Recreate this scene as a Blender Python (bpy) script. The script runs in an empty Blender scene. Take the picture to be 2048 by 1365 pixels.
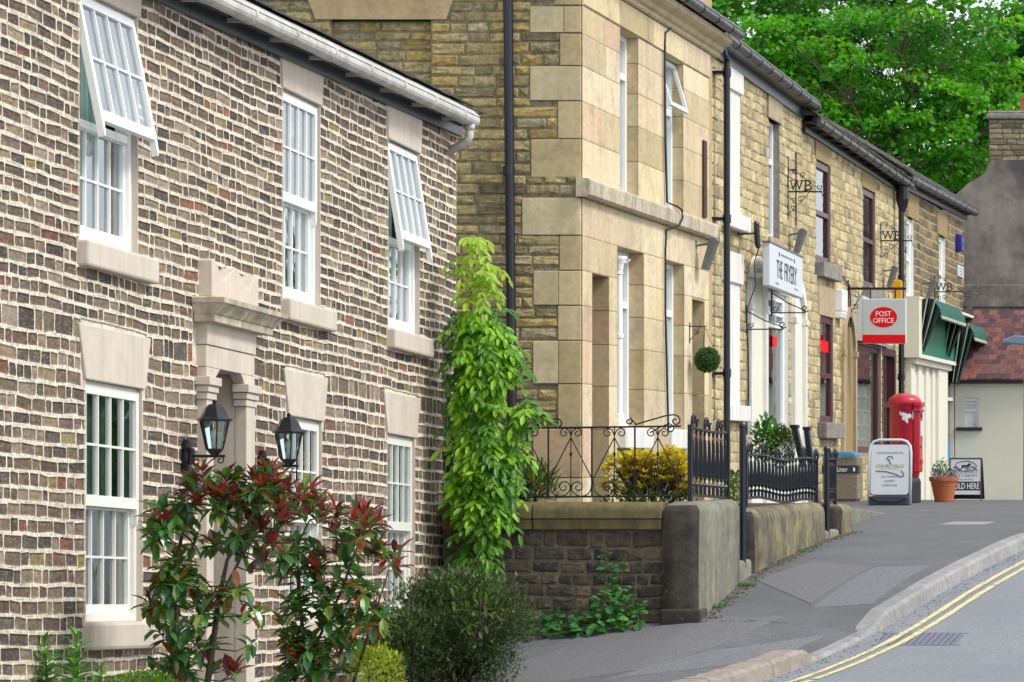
import bpy, bmesh, math, random
from mathutils import Vector, Matrix
R = math.radians
sc = bpy.context.scene
col = sc.collection

# ------------------------------------------------------------------ camera, sky, sun, exposure
cd = bpy.data.cameras.new('camera'); cam = bpy.data.objects.new('camera', cd); col.objects.link(cam)
cam.location = (0, 0, 0); cam.rotation_euler = (R(90), 0, 0)       # level shift-lens view, looking along the street (+Y)
cd.sensor_width = 36; cd.lens = 112.5; cd.shift_x = -0.828; cd.shift_y = 0.1135
cd.clip_start = 0.5; cd.clip_end = 3000
cd.dof.use_dof = True; cd.dof.focus_distance = 28; cd.dof.aperture_fstop = 16
sc.camera = cam
SUN_EL, SUN_AZ = 48, 104            # azimuth: degrees clockwise from +Y
w = bpy.data.worlds.new('World'); sc.world = w; w.use_nodes = True
nt = w.node_tree; nt.nodes.clear()
sky = nt.nodes.new('ShaderNodeTexSky'); sky.sky_type = 'NISHITA'; sky.sun_disc = False
sky.sun_elevation = R(SUN_EL); sky.sun_rotation = R(SUN_AZ); sky.dust_density = 1; sky.air_density = 1
hs = nt.nodes.new('ShaderNodeHueSaturation'); hs.inputs['Saturation'].default_value = 0.45
bg = nt.nodes.new('ShaderNodeBackground'); bg.inputs['Strength'].default_value = 0.15
wo = nt.nodes.new('ShaderNodeOutputWorld')
cl = nt.nodes.new('ShaderNodeMix'); cl.data_type = 'RGBA'; cl.inputs[0].default_value = .6; cl.inputs[7].default_value = (3.7, 3.85, 4.05, 1)   # thin overcast
nt.links.new(sky.outputs[0], hs.inputs['Color']); nt.links.new(hs.outputs[0], cl.inputs[6]); nt.links.new(cl.outputs[2], bg.inputs[0]); nt.links.new(bg.outputs[0], wo.inputs[0])
sl = bpy.data.lights.new('sun', 'SUN'); sl.energy = 1.5; sl.angle = R(14); sl.color = (1, .96, .9)
so = bpy.data.objects.new('sun', sl); col.objects.link(so)
sd = Vector((math.sin(R(SUN_AZ)) * math.cos(R(SUN_EL)), math.cos(R(SUN_AZ)) * math.cos(R(SUN_EL)), math.sin(R(SUN_EL))))
so.rotation_euler = sd.to_track_quat('Z', 'Y').to_euler(); so.location = sd * 200
sc.view_settings.view_transform = 'Standard'; sc.view_settings.look = 'None'
sc.view_settings.exposure = 1.04; sc.view_settings.gamma = 1

# ------------------------------------------------------------------ helpers
FL, CX, CY = 6400.0, 2720.0, 915.0
def fy(px, X): return FL * -X / (CX - px)             # depth of a point of the plane x = X
def fz(py, Y): return (CY - py) * Y / FL
def fx(px, Y): return (px - CX) * Y / FL
def P(px, py, Y): return Vector((fx(px, Y), Y, fz(py, Y)))
def FX(X): return lambda u, v, n: Vector((X + n, u, v))          # wall facing the road: u along the street
def FY(Y): return lambda u, v, n: Vector((u, Y - n, v))          # wall facing down the street: u across
def hexc(h):
    c = [int(h[i:i + 2], 16) / 255 for i in (0, 2, 4)]
    return tuple(x / 12.92 if x <= .04045 else ((x + .055) / 1.055) ** 2.4 for x in c)

class MB:
    def __init__(s): s.v = []; s.f = []; s.c = []; s.m = []; s.col = (1, 1, 1, 1); s.mi = 0
    def add(s, vs, fs, c=None):
        b = len(s.v); s.v.extend([tuple(p) for p in vs])
        for f in fs: s.f.append([b + i for i in f]); s.c.append(c or s.col); s.m.append(s.mi)
    def box(s, fr, u0, u1, v0, v1, n0, n1, c=None):
        s.add([fr(u, v, n) for n in (n0, n1) for v in (v0, v1) for u in (u0, u1)],
              [(0, 2, 3, 1), (4, 5, 7, 6), (0, 1, 5, 4), (2, 6, 7, 3), (0, 4, 6, 2), (1, 3, 7, 5)], c)
    def rect(s, fr, u0, u1, v0, v1, n, c=None):
        s.add([fr(u0, v0, n), fr(u1, v0, n), fr(u1, v1, n), fr(u0, v1, n)], [(0, 1, 2, 3)], c)
    def prism(s, fr, poly, n0, n1, c=None):
        k = len(poly)
        s.add([fr(u, v, n0) for u, v in poly] + [fr(u, v, n1) for u, v in poly],
              [tuple(range(k))[::-1], tuple(range(k, 2 * k))] + [(i, (i + 1) % k, k + (i + 1) % k, k + i) for i in range(k)], c)
    def loft(s, A, B, c=None, closed=False):       # strip between two rows of points
        k = len(A); s.add(list(A) + list(B), [(i, (i + 1) % k, k + (i + 1) % k, k + i) for i in range(k if closed else k - 1)], c)
    def tube(s, pts, r, seg=8, c=None, caps=True):
        pts = [Vector(p) for p in pts]; n = len(pts)
        if not isinstance(r, (list, tuple)): r = [r] * n
        vs = []; fs = []; prev = None
        for i, p in enumerate(pts):
            t = (pts[min(i + 1, n - 1)] - pts[max(i - 1, 0)])
            if t.length < 1e-9: t = Vector((0, 0, 1))
            t.normalize()
            if prev is None:
                a = Vector((0, 0, 1)) if abs(t.z) < .9 else Vector((1, 0, 0))
                prev = (a - t * a.dot(t)).normalized()
            else:
                q = prev - t * prev.dot(t)
                prev = q.normalized() if q.length > 1e-6 else prev
            b = t.cross(prev)
            for k in range(seg):
                an = 2 * math.pi * k / seg
                vs.append(p + (prev * math.cos(an) + b * math.sin(an)) * r[i])
        for i in range(n - 1):
            for k in range(seg):
                fs.append((i * seg + k, i * seg + (k + 1) % seg, (i + 1) * seg + (k + 1) % seg, (i + 1) * seg + k))
        if caps: fs += [tuple(range(seg))[::-1], tuple(range((n - 1) * seg, n * seg))]
        s.add(vs, fs, c)
    def lathe(s, o, prof, seg=16, c=None, rot=0):
        o = Vector(o); vs = []; fs = []; n = len(prof)
        for r, z in prof:
            for k in range(seg):
                a = 2 * math.pi * k / seg + rot; vs.append(o + Vector((r * math.cos(a), r * math.sin(a), z)))
        for i in range(n - 1):
            for k in range(seg): fs.append((i * seg + k, i * seg + (k + 1) % seg, (i + 1) * seg + (k + 1) % seg, (i + 1) * seg + k))
        fs += [tuple(range(seg))[::-1], tuple(range((n - 1) * seg, n * seg))]
        s.add(vs, fs, c)
    def leaf(s, b, d, up, L, W, c, fold=.25, simple=False):
        d = d.normalized(); sd_ = d.cross(up)
        if sd_.length < 1e-4: sd_ = d.orthogonal()
        sd_.normalize(); nn = sd_.cross(d)
        e = sd_ * (W / 2)
        if simple:
            s.add([b, b + d * L * .45 + e, b + d * L, b + d * L * .45 - e], [(0, 1, 2, 3)], c); return
        q = nn * (W * fold); dr = nn * (-L * .12)
        m1 = b + d * L * .33; m2 = b + d * L * .7 + dr * .4; tip = b + d * L + dr
        s.add([b, m1, m2, tip, m1 + e * .9 + q, m2 + e * .85 + q, m1 - e * .9 + q, m2 - e * .85 + q],
              [(0, 1, 4), (1, 2, 5, 4), (2, 3, 5), (0, 6, 1), (1, 6, 7, 2), (2, 7, 3)], c)
    def build(s, name, mats, parent=None, bevel=0, smooth=False, fix=True, seg=2):
        me = bpy.data.meshes.new(name)
        off = Vector(parent_loc(parent)) if parent else Vector((0, 0, 0))
        me.from_pydata([(x - off.x, y - off.y, z - off.z) for x, y, z in s.v], [], s.f)
        if not isinstance(mats, (list, tuple)): mats = [mats]
        for m in mats: me.materials.append(m)
        me.polygons.foreach_set('material_index', s.m)
        ca = me.color_attributes.new('Col', 'FLOAT_COLOR', 'CORNER'); buf = []
        for f, c in zip(s.f, s.c):
            c4 = tuple(c) if len(c) == 4 else tuple(c) + (1,)
            buf.extend(c4 * len(f))
        ca.data.foreach_set('color', buf)
        if fix:
            bm = bmesh.new(); bm.from_mesh(me); bmesh.ops.recalc_face_normals(bm, faces=bm.faces); bm.to_mesh(me); bm.free()
        if smooth: me.polygons.foreach_set('use_smooth', [True] * len(me.polygons))
        o = bpy.data.objects.new(name, me); col.objects.link(o)
        if parent: o.parent = parent
        if bevel:
            b = o.modifiers.new('bevel', 'BEVEL'); b.width = bevel; b.segments = seg; b.limit_method = 'ANGLE'; b.angle_limit = R(40)
            if not smooth and seg > 2: me.polygons.foreach_set('use_smooth', [True] * len(me.polygons))
        return o
def parent_loc(p):
    l = Vector(p.location)
    while p.parent: p = p.parent; l = l + Vector(p.location)
    return l
def thing(name, loc, label, cat, group=None):
    o = bpy.data.objects.new(name, None); col.objects.link(o); o.location = loc; o.empty_display_size = .2
    return tag(o, label, cat, group)
def tag(o, label, cat, group=None):
    o['label'] = label; o['category'] = cat
    if group: o['group'] = group
    return o
def struct(o, kind='structure'): o['kind'] = kind; return o
def copy_tree(o, parent=None):
    c = o.copy(); col.objects.link(c)
    if parent: c.parent = parent
    for ch in list(o.children): copy_tree(ch, c)
    return c

TXT = {}
def text(mb, fr, s, u, v, h, n, width=None, c=None, ext=.003, align=0):
    """letters h high with the middle of the line at (u, v)"""
    if s not in TXT:
        cu = bpy.data.curves.new('lettering', 'FONT'); cu.body = s; cu.resolution_u = 3
        ob = bpy.data.objects.new('lettering', cu); me = bpy.data.meshes.new_from_object(ob)
        TXT[s] = ([tuple(p.co) for p in me.vertices], [tuple(p.vertices) for p in me.polygons])
        bpy.data.objects.remove(ob); bpy.data.meshes.remove(me); bpy.data.curves.remove(cu)
    vs, fs = TXT[s]
    x0 = min(p[0] for p in vs); x1 = max(p[0] for p in vs); y0 = min(p[1] for p in vs); y1 = max(p[1] for p in vs)
    sy = h / (y1 - y0); sx = sy if width is None else width / (x1 - x0)
    cx = (x0 + x1) / 2 if align == 0 else x0; cy = (y0 + y1) / 2
    f0 = [fr(u + (p[0] - cx) * sx, v + (p[1] - cy) * sy, n) for p in vs]
    f1 = [fr(u + (p[0] - cx) * sx, v + (p[1] - cy) * sy, n + ext) for p in vs]
    k = len(vs); edge = {}
    for f in fs:
        for a, b in zip(f, f[1:] + f[:1]): edge[(a, b)] = 1
    sides = [(a, b, k + b, k + a) for (a, b) in edge if (b, a) not in edge]
    mb.add(f0 + f1, [tuple(i + k for i in f) for f in fs] + [f[::-1] for f in fs] + sides, c)

def scroll(fr, u, v, r0, r1, a0, a1, n=0, k=22):
    return [fr(u + (r0 + (r1 - r0) * i / k) * math.cos(R(a0 + (a1 - a0) * i / k)), v + (r0 + (r1 - r0) * i / k) * math.sin(R(a0 + (a1 - a0) * i / k)), n) for i in range(k + 1)]

# ------------------------------------------------------------------ materials
def mat(name, base=(.5, .5, .5), rough=.6, metal=0, attr=False, noise=0, nscale=20, bump=0, bscale=60, bdist=.01, streak=0, stain=None, stain_amt=0,
        stain_scale=3, smear=None, smear_amt=0, transl=0, spec=.5, emis=None, coat=0, streak_dir=(9, 9, .6), lo=.42, hi=.62, spots=None):
    m = bpy.data.materials.new(name); m.use_nodes = True; t = m.node_tree; N = t.nodes; L = t.links
    N.clear(); out = N.new('ShaderNodeOutputMaterial'); b = N.new('ShaderNodeBsdfPrincipled'); L.new(b.outputs[0], out.inputs[0])
    b.inputs['Roughness'].default_value = rough; b.inputs['Metallic'].default_value = metal; b.inputs['Specular IOR Level'].default_value = spec
    b.inputs['Coat Weight'].default_value = coat
    g = N.new('ShaderNodeNewGeometry')
    def noisef(scale, detail=4, vec=None, ro=.6):
        n = N.new('ShaderNodeTexNoise'); n.inputs['Scale'].default_value = scale; n.inputs['Detail'].default_value = detail; n.inputs['Roughness'].default_value = ro
        L.new(vec or g.outputs['Position'], n.inputs['Vector']); return n.outputs['Fac']
    def ramp(f, a, b_, va=0, vb=1):
        r = N.new('ShaderNodeMapRange'); r.inputs[1].default_value = a; r.inputs[2].default_value = b_; r.inputs[3].default_value = va; r.inputs[4].default_value = vb
        L.new(f, r.inputs[0]); return r.outputs[0]
    def mix(fac, a, b_, mode='MIX'):
        x = N.new('ShaderNodeMix'); x.data_type = 'RGBA'; x.blend_type = mode
        for sk, val in ((x.inputs[0], fac), (x.inputs[6], a), (x.inputs[7], b_)):
            if hasattr(val, 'is_output'): L.new(val, sk)
            elif isinstance(val, (tuple, list)): sk.default_value = tuple(val)[:3] + (1,)
            else: sk.default_value = val
        return x.outputs[2]
    def scaled(v):
        mp = N.new('ShaderNodeMapping'); mp.inputs['Scale'].default_value = v; L.new(g.outputs['Position'], mp.inputs[0]); return mp.outputs[0]
    def mul(a, b_):
        x = N.new('ShaderNodeMath'); x.operation = 'MULTIPLY'
        for sk, val in ((x.inputs[0], a), (x.inputs[1], b_)):
            if hasattr(val, 'is_output'): L.new(val, sk)
            else: sk.default_value = val
        return x.outputs[0]
    alpha = None
    if attr:
        at = N.new('ShaderNodeAttribute'); at.attribute_name = 'Col'; c = at.outputs['Color']; alpha = at.outputs['Alpha']
        if base != (.5, .5, .5): c = mix(1, c, base, 'MULTIPLY')
    else:
        rgb = N.new('ShaderNodeRGB'); rgb.outputs[0].default_value = tuple(base) + (1,); c = rgb.outputs[0]
    def grey(f):
        cb = N.new('ShaderNodeCombineColor'); [L.new(f, cb.inputs[i]) for i in range(3)]; return cb.outputs[0]
    if noise:
        c = mix(1, c, grey(ramp(noisef(nscale, 6, None, .7), .3, .7, 1 - noise, 1 + noise)), 'MULTIPLY')
    if smear:
        f = ramp(noisef(48, 6, scaled((1, .7, 1.5)), .8), .50, .62); f2 = ramp(noisef(8, 3), .36, .58)
        f = mul(mul(f, f2), smear_amt)
        if alpha: f = mul(f, alpha)
        c = mix(f, c, smear)
    if streak:
        f = ramp(noisef(1, 5, scaled(streak_dir), .65), .35, .7, 1 + streak * .5, 1 - streak)
        c = mix(1, c, grey(f), 'MULTIPLY')
    if stain:
        f = mul(ramp(noisef(stain_scale, 6, None, .7), lo, hi), stain_amt); c = mix(f, c, stain)
    if spots:
        f = ramp(noisef(spots[1], 2), spots[2], spots[2] + .05); c = mix(mul(f, spots[3]), c, spots[0])
    L.new(c, b.inputs['Base Color'])
    if bump:
        bp = N.new('ShaderNodeBump'); bp.inputs['Strength'].default_value = bump; bp.inputs['Distance'].default_value = bdist
        L.new(noisef(bscale, 6, None, .7), bp.inputs['Height']); L.new(bp.outputs[0], b.inputs['Normal'])
    if transl:
        tr = N.new('ShaderNodeBsdfTranslucent'); ms = N.new('ShaderNodeMixShader'); ms.inputs[0].default_value = transl
        L.new(mix(1, c, (1.6, 1.7, .6), 'MULTIPLY'), tr.inputs[0]); L.new(b.outputs[0], ms.inputs[1]); L.new(tr.outputs[0], ms.inputs[2]); L.new(ms.outputs[0], out.inputs[0])
    if emis:
        b.inputs['Emission Color'].default_value = tuple(emis[0]) + (1,); b.inputs['Emission Strength'].default_value = emis[1]
    return m
def glass_mat(name, tint=(.9, .95, .95), boost=1.6):
    m = bpy.data.materials.new(name); m.use_nodes = True; t = m.node_tree; N = t.nodes; L = t.links; N.clear()
    out = N.new('ShaderNodeOutputMaterial'); ms = N.new('ShaderNodeMixShader'); tr = N.new('ShaderNodeBsdfTransparent'); gl = N.new('ShaderNodeBsdfGlossy')
    tr.inputs[0].default_value = tint + (1,); gl.inputs['Roughness'].default_value = .02; gl.inputs[0].default_value = (.95, .98, 1, 1)
    fr_ = N.new('ShaderNodeFresnel'); fr_.inputs[0].default_value = 1.5
    g = N.new('ShaderNodeNewGeometry'); no = N.new('ShaderNodeTexNoise'); no.inputs['Scale'].default_value = 3; L.new(g.outputs['Position'], no.inputs['Vector'])
    bp = N.new('ShaderNodeBump'); bp.inputs['Strength'].default_value = .05; bp.inputs['Distance'].default_value = .05; L.new(no.outputs['Fac'], bp.inputs['Height']); L.new(bp.outputs[0], gl.inputs['Normal'])
    mu = N.new('ShaderNodeMath'); mu.operation = 'MULTIPLY'; mu.use_clamp = True; mu.inputs[1].default_value = boost
    L.new(fr_.outputs[0], mu.inputs[0]); L.new(mu.outputs[0], ms.inputs[0]); L.new(tr.outputs[0], ms.inputs[1]); L.new(gl.outputs[0], ms.inputs[2]); L.new(ms.outputs[0], out.inputs[0])
    return m
M = {}
M['stone1'] = mat('weathered_brick_stone', attr=True, rough=.9, noise=.45, nscale=24, smear=(.46, .41, .35), smear_amt=.6, bump=.9, bscale=60, bdist=.012, stain=(.06, .052, .047), stain_amt=.25, stain_scale=9)
M['stone2'] = mat('yellow_coursed_stone', attr=True, rough=.9, noise=.5, nscale=16, bump=.8, bscale=38, bdist=.02, stain=(.07, .062, .045), stain_amt=.45, stain_scale=5, lo=.5, hi=.68)
M['stone3'] = mat('row_house_stone', attr=True, rough=.9, noise=.3, nscale=11, bump=.6, bscale=40, bdist=.012, stain=(.16, .14, .09), stain_amt=.4, stain_scale=3)
M['dstone'] = mat('soot_dark_stone', attr=True, rough=.92, noise=.6, nscale=14, bump=.8, bscale=40, bdist=.02, stain=(.12, .11, .085), stain_amt=.5, stain_scale=10)
M['ashlar'] = mat('cream_ashlar', attr=True, rough=.85, noise=.16, nscale=14, streak=.14, streak_dir=(3.5, 3.5, .5), bump=.2, bscale=90, bdist=.004, stain=(.16, .13, .09), stain_amt=.42, stain_scale=2.6, lo=.5, hi=.72)
M['beige'] = mat('painted_beige_stone', (.56, .485, .40), .75, noise=.08, nscale=6, streak=.1, bump=.1, bscale=60, bdist=.004)
M['stained'] = mat('stained_cornice_stone', (.47, .405, .295), .85, noise=.25, nscale=14, streak=.38, streak_dir=(9, 9, 1.5), bump=.2)
M['white'] = mat('white_window_paint', (.80, .81, .80), .4, noise=.03, nscale=5)
M['cream'] = mat('cream_window_paint', (.72, .72, .66), .45, noise=.04, nscale=5)
M['crm_wall'] = mat('cream_render', (.68, .66, .55), .85, noise=.04, nscale=2, bump=.1, bscale=120, bdist=.004)
M['white_st'] = mat('white_painted_masonry', (.70, .69, .64), .7, noise=.08, nscale=5, streak=.15)
M['glass'] = glass_mat('window_glass', (.82, .93, .91), 2.6)
M['glass_d'] = glass_mat('shop_glass', (.75, .85, .88), 1.3)
M['curtain'] = mat('grey_green_curtain', (.30, .40, .37), .9, noise=.1, nscale=5)
M['net'] = mat('net_curtain', (.55, .6, .6), .9)
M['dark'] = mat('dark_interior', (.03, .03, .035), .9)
M['fascia'] = mat('blue_black_fascia_paint', (.022, .03, .042), .35, noise=.5, nscale=8, streak=.3)
M['gutterw'] = mat('grey_white_gutter', (.55, .53, .50), .5, noise=.15, nscale=10, stain=(.25, .23, .2), stain_amt=.4, stain_scale=6)
M['gutterb'] = mat('black_gutter', (.035, .037, .042), .4, noise=.3, nscale=8, stain=(.16, .15, .13), stain_amt=.5, stain_scale=7)
M['iron'] = mat('black_iron_paint', (.008, .010, .014), .32, noise=.3, nscale=30, bump=.1, bscale=90, bdist=.002)
M['ironb'] = mat('blue_black_iron', (.009, .012, .02), .36, noise=.3, nscale=20, bump=.2, bscale=60, bdist=.003)
M['slate'] = mat('dark_slate', (.035, .036, .04), .75, noise=.4, nscale=5, bump=.4, bscale=20, bdist=.02, stain=(.09, .09, .05), stain_amt=.5, stain_scale=3)
M['slatem'] = mat('mossy_stone_slate', (.07, .068, .062), .9, noise=.5, nscale=5, bump=.5, bscale=20, bdist=.03, stain=(.09, .10, .04), stain_amt=.6, stain_scale=2)
M['tile'] = mat('red_roof_tile', attr=True, rough=.85, noise=.3, nscale=8, bump=.2)
M['maroon'] = mat('maroon_frame_paint', (.065, .012, .018), .35, noise=.1)
M['tan'] = mat('tan_painted_stone', (.30, .21, .09), .8, noise=.12, nscale=4, streak=.15)
M['tanl'] = mat('buff_stone_trim', (.40, .32, .2), .85, noise=.2, nscale=6, streak=.2)
M['greysill'] = mat('grey_stone_sill', (.24, .22, .19), .9, noise=.3, nscale=10, streak=.3)
M['render'] = mat('sooty_render', (.24, .205, .175), .92, noise=.25, nscale=1.4, streak=.35, streak_dir=(1.2, 1.2, .25), stain=(.035, .035, .04), stain_amt=.75, stain_scale=.45, lo=.44, hi=.6, bump=.2)
M['asphalt'] = mat('pavement_asphalt', (.118, .12, .128), .9, noise=.5, nscale=45, bump=.5, bscale=160, bdist=.006, stain=(.085, .085, .09), stain_amt=.7, stain_scale=1.1, spots=((.3, .3, .3), 45, .78, .5))
M['road'] = mat('road_asphalt', (.205, .216, .236), .9, noise=.45, nscale=45, bump=.5, bscale=180, bdist=.006, stain=(.17, .18, .20), stain_amt=.6, stain_scale=.6, spots=((.35, .35, .37), 50, .76, .5))
M['patch1'] = mat('pale_asphalt_patch', (.138, .143, .152), .9, noise=.5, nscale=45, bump=.4, bscale=120, bdist=.004)
M['patch2'] = mat('purple_asphalt_patch', (.128, .125, .132), .9, noise=.5, nscale=45, bump=.4, bscale=120, bdist=.004)
M['kerb'] = mat('kerb_concrete', attr=True, rough=.9, noise=.2, nscale=14, bump=.3, bscale=90, bdist=.006, stain=(.1, .095, .09), stain_amt=.3, stain_scale=5)
M['yellow'] = mat('yellow_road_paint', (.60, .53, .25), .8, noise=.2, nscale=40, stain=(.2, .2, .17), stain_amt=.6, stain_scale=12, lo=.5)
M['earth'] = mat('garden_soil', (.045, .034, .022), .95, noise=.5, nscale=12, bump=.6, bscale=20, bdist=.05)
M['hill'] = mat('grassy_ground', (.04, .06, .018), .95, noise=.4, nscale=.4)
M['mossstone'] = mat('mossy_grey_stone', (.20, .185, .15), .92, noise=.4, nscale=9, streak=.38, streak_dir=(5, 5, 1.1), bump=.5, bscale=40, bdist=.015, stain=(.17, .19, .11), stain_amt=.6, stain_scale=2.2, spots=((.5, .5, .45), 24, .74, .8))
M['copingy'] = mat('yellow_lichen_coping', (.13, .105, .05), .92, noise=.35, nscale=10, streak=.55, streak_dir=(9, 9, 1), bump=.5, bscale=40, bdist=.015, stain=(.16, .135, .045), stain_amt=.7, stain_scale=3.5, spots=((.5, .5, .43), 14, .76, .8))
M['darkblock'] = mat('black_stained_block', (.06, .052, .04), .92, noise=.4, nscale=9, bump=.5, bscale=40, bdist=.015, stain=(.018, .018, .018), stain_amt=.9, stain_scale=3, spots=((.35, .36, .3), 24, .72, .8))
M['oldstone'] = mat('yellowed_old_stone', (.22, .19, .105), .92, noise=.4, nscale=8, streak=.4, streak_dir=(5, 5, 1.2), bump=.5, bscale=40, bdist=.015, stain=(.06, .056, .042), stain_amt=.8, stain_scale=3.2)
M['leaf'] = mat('leaf', attr=True, rough=.45, transl=.42, noise=.15, nscale=40)
M['leafg'] = mat('glossy_leaf', attr=True, rough=.26, transl=.25, noise=.12, nscale=40, spec=.6)
M['bark'] = mat('bark', (.07, .05, .032), .9, noise=.4, nscale=30, bump=.4)
M['red'] = mat('pillar_box_red', (.46, .01, .03), .35, noise=.08, nscale=6, coat=.2)
M['redsign'] = mat('sign_red', (.72, .003, .008), .6, spec=.2)
M['signw'] = mat('sign_white', (.58, .61, .64), .5, noise=.03, nscale=4)
M['signg'] = mat('sign_pale_grey', (.52, .55, .55), .5, noise=.03, nscale=4)
M['ink'] = mat('sign_ink', (.02, .02, .024), .6)
M['inkg'] = mat('grey_ink', (.22, .23, .26), .6)
M['gold'] = mat('ochre_ink', (.34, .25, .07), .6)
M['wht'] = mat('white_letters', (.85, .84, .84), .6)
M['navy'] = mat('navy_panel', (.018, .025, .045), .5)
M['blue'] = mat('blue_plastic', (.012, .02, .28), .45)
M['cyan'] = mat('blue_bin_lid', (.02, .24, .46), .5)
M['yel'] = mat('yellow_plastic', (.72, .36, .0), .5)
M['grn'] = mat('green_canvas', (.006, .085, .06), .75, noise=.25, nscale=6, bump=.2, bscale=20)
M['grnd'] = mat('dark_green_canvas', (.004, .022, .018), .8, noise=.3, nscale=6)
M['grnp'] = mat('green_painted_panel', (.008, .17, .10), .5, noise=.15, nscale=2, streak=.3)
M['cstripe'] = mat('canvas_stripe', (.45, .45, .36), .8)
M['greym'] = mat('grey_metal', (.15, .16, .165), .45, metal=.4, noise=.15, nscale=15)
M['terra'] = mat('terracotta', (.42, .125, .05), .8, noise=.15, nscale=8, streak=.15)
M['pebble'] = mat('pebbled_concrete', (.22, .185, .13), .95, noise=.6, nscale=60, bump=.9, bscale=70, bdist=.02)
M['bluepole'] = mat('blue_grey_lamp_paint', (.16, .25, .34), .45)
M['rust'] = mat('rusty_brown_paint', (.05, .02, .018), .7, noise=.4, nscale=20)
M['cable'] = mat('black_cable', (.012, .012, .014), .5)
M['coverm'] = mat('pale_concrete_cover', (.27, .26, .25), .9, noise=.15, nscale=30)
M['capst'] = mat('grey_coping_stone', (.155, .142, .118), .92, noise=.4, nscale=9, streak=.3, streak_dir=(5, 5, 2), bump=.5, bscale=40, bdist=.015, stain=(.06, .056, .05), stain_amt=.6, stain_scale=3, spots=((.45, .45, .4), 24, .74, .8))
M['drain'] = mat('blue_grey_iron_grate', (.13, .14, .20), .6, noise=.2, nscale=20)

# ------------------------------------------------------------------ ground
ZP = [(-80, -2.4), (10, -2.3), (20, -2.2), (24, -2.02), (26.3, -1.86), (28, -1.69), (29.5, -1.5), (31.3, -1.25), (32.4, -1.13), (36.4, -.93), (44, -.78), (50, -.71), (56, -.74), (62, -.86), (70, -1.0), (120, -1.6), (900, -8)]
def zlin(y):
    for (a, za), (b, zb) in zip(ZP, ZP[1:]):
        if y <= b: return za + (zb - za) * (y - a) / (b - a)
    return ZP[-1][1]
def zp(y): return sum(zlin(y + d * .35) for d in range(-3, 4)) / 7
def gz(x, y):
    z = zp(y)
    k = max(0, min(1, (30.5 - y) / 1.5))
    return z - .11 * k * max(0, min(4, -6.1 - x))
KERB = [(18, -10.5), (20, -9.2), (22, -7.9), (24, -6.55), (26.3, -5.38), (28, -4.80), (30, -4.38), (32.5, -4.05), (37, -3.84), (45, -3.62), (60, -3.3), (90, -3.0)]
def kx(y):
    def lin(t):
        for (a, xa), (b, xb) in zip(KERB, KERB[1:]):
            if t <= b: return xa + (xb - xa) * max(0, (t - a)) / (b - a)
        return KERB[-1][1]
    return sum(lin(y + d * .3) for d in range(-3, 4)) / 7
def kerb_h(y): # height of the kerb above the road; dropped for the drive crossing
    a = max(0, min(1, (y - 29.4) / .55)); b = max(0, min(1, (28.15 - y) / .2))
    return .025 + .115 * max(a, b)
ROADZ = -.13
def frange(a, b, s):
    n = max(1, int(math.ceil((b - a) / s))); return [a + (b - a) * i / n for i in range(n + 1)]
def strip(mb, ys, left, right, k, zf, c=None):
    rows = []
    for y in ys:
        l, r = left(y), right(y)
        rows.append([Vector((l + (r - l) * i / k, y, 0)) for i in range(k + 1)])
    for row in rows:
        for p in row: p.z = zf(p.x, p.y)
    for A, B in zip(rows, rows[1:]): mb.loft(A, B, c)
mb = MB(); strip(mb, [-80, -20, 0, 10, 15, 18, 20, 22, 24, 26, 28, 30, 32, 34, 37, 40, 45, 50, 56, 62, 70, 90, 130, 250, 500, 900], lambda y: -400, lambda y: 400, 24, lambda x, y: zp(y) - .45)
struct(mb.build('ground', M['hill'], fix=False))
mb = MB(); strip(mb, [-60, -30, 0, 10] + frange(14, 70, .5) + [80, 90], kx, lambda y: 9, 16, lambda x, y: zp(y) + ROADZ)
struct(mb.build('road', M['road'], fix=False))
mb = MB(); strip(mb, frange(20, 40, .12) + frange(40.2, 70, .6), lambda y: -9.5 if y < 29.4 else (-8.6 if y > 38.6 else -6.6), lambda y: kx(y) - .02, 36,
                 lambda x, y: gz(x, y) - (.115 * (1 - (kerb_h(y) - .025) / .115)) * max(0, min(1, 1 - (kx(y) - x) / 1.0)))
struct(mb.build('pavement', M['asphalt'], fix=False))
from mathutils.bvhtree import BVHTree
PAVE = BVHTree.FromPolygons([Vector(p) for p in mb.v], mb.f)
def onpave(x, y):
    h = PAVE.ray_cast(Vector((x, y, 5)), Vector((0, 0, -1)))
    return h[0].z if h[0] else pz(x, y)
def pz(x, y): return gz(x, y) - (.115 * (1 - (kerb_h(y) - .025) / .115)) * max(0, min(1, 1 - (kx(y) - x) / 1.0))
# kerb stones
mb = MB(); y = 20.0; rng = random.Random(5)
while y < 68:
    L_ = .92; ya, yb = y + .004, y + L_ - .004
    c = rng.choice([(.27, .265, .26), (.30, .295, .285), (.25, .245, .24), (.28, .27, .27)])
    if y < 28.1: c = rng.choice([(.25, .215, .18), (.28, .24, .20)])
    rows = []
    for t in frange(ya, yb, .08):
        x = kx(t); zt = max(pz(x - .03, t), pz(x - .2, t) if t < 28.1 else -9) + .012; zb = zp(t) + ROADZ
        wd = .15 if t > 28.1 else .21
        j = rng.uniform(-.008, .008) if t < 28.1 else 0
        rows.append([Vector(p) for p in ((x - .02 - wd, t, zt + j), (x - .03, t, zt + j), (x, t, zt - .03 + j), (x + .025, t, zb - .05), (x - .02 - wd, t, zb - .05))])
    for A, B in zip(rows, rows[1:]): mb.loft(A, B, c, closed=True)
    mb.add(rows[0], [(0, 1, 2, 3, 4)], c); mb.add(rows[-1], [(4, 3, 2, 1, 0)], c)
    y += L_
struct(mb.build('kerb', M['kerb']))
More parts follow.
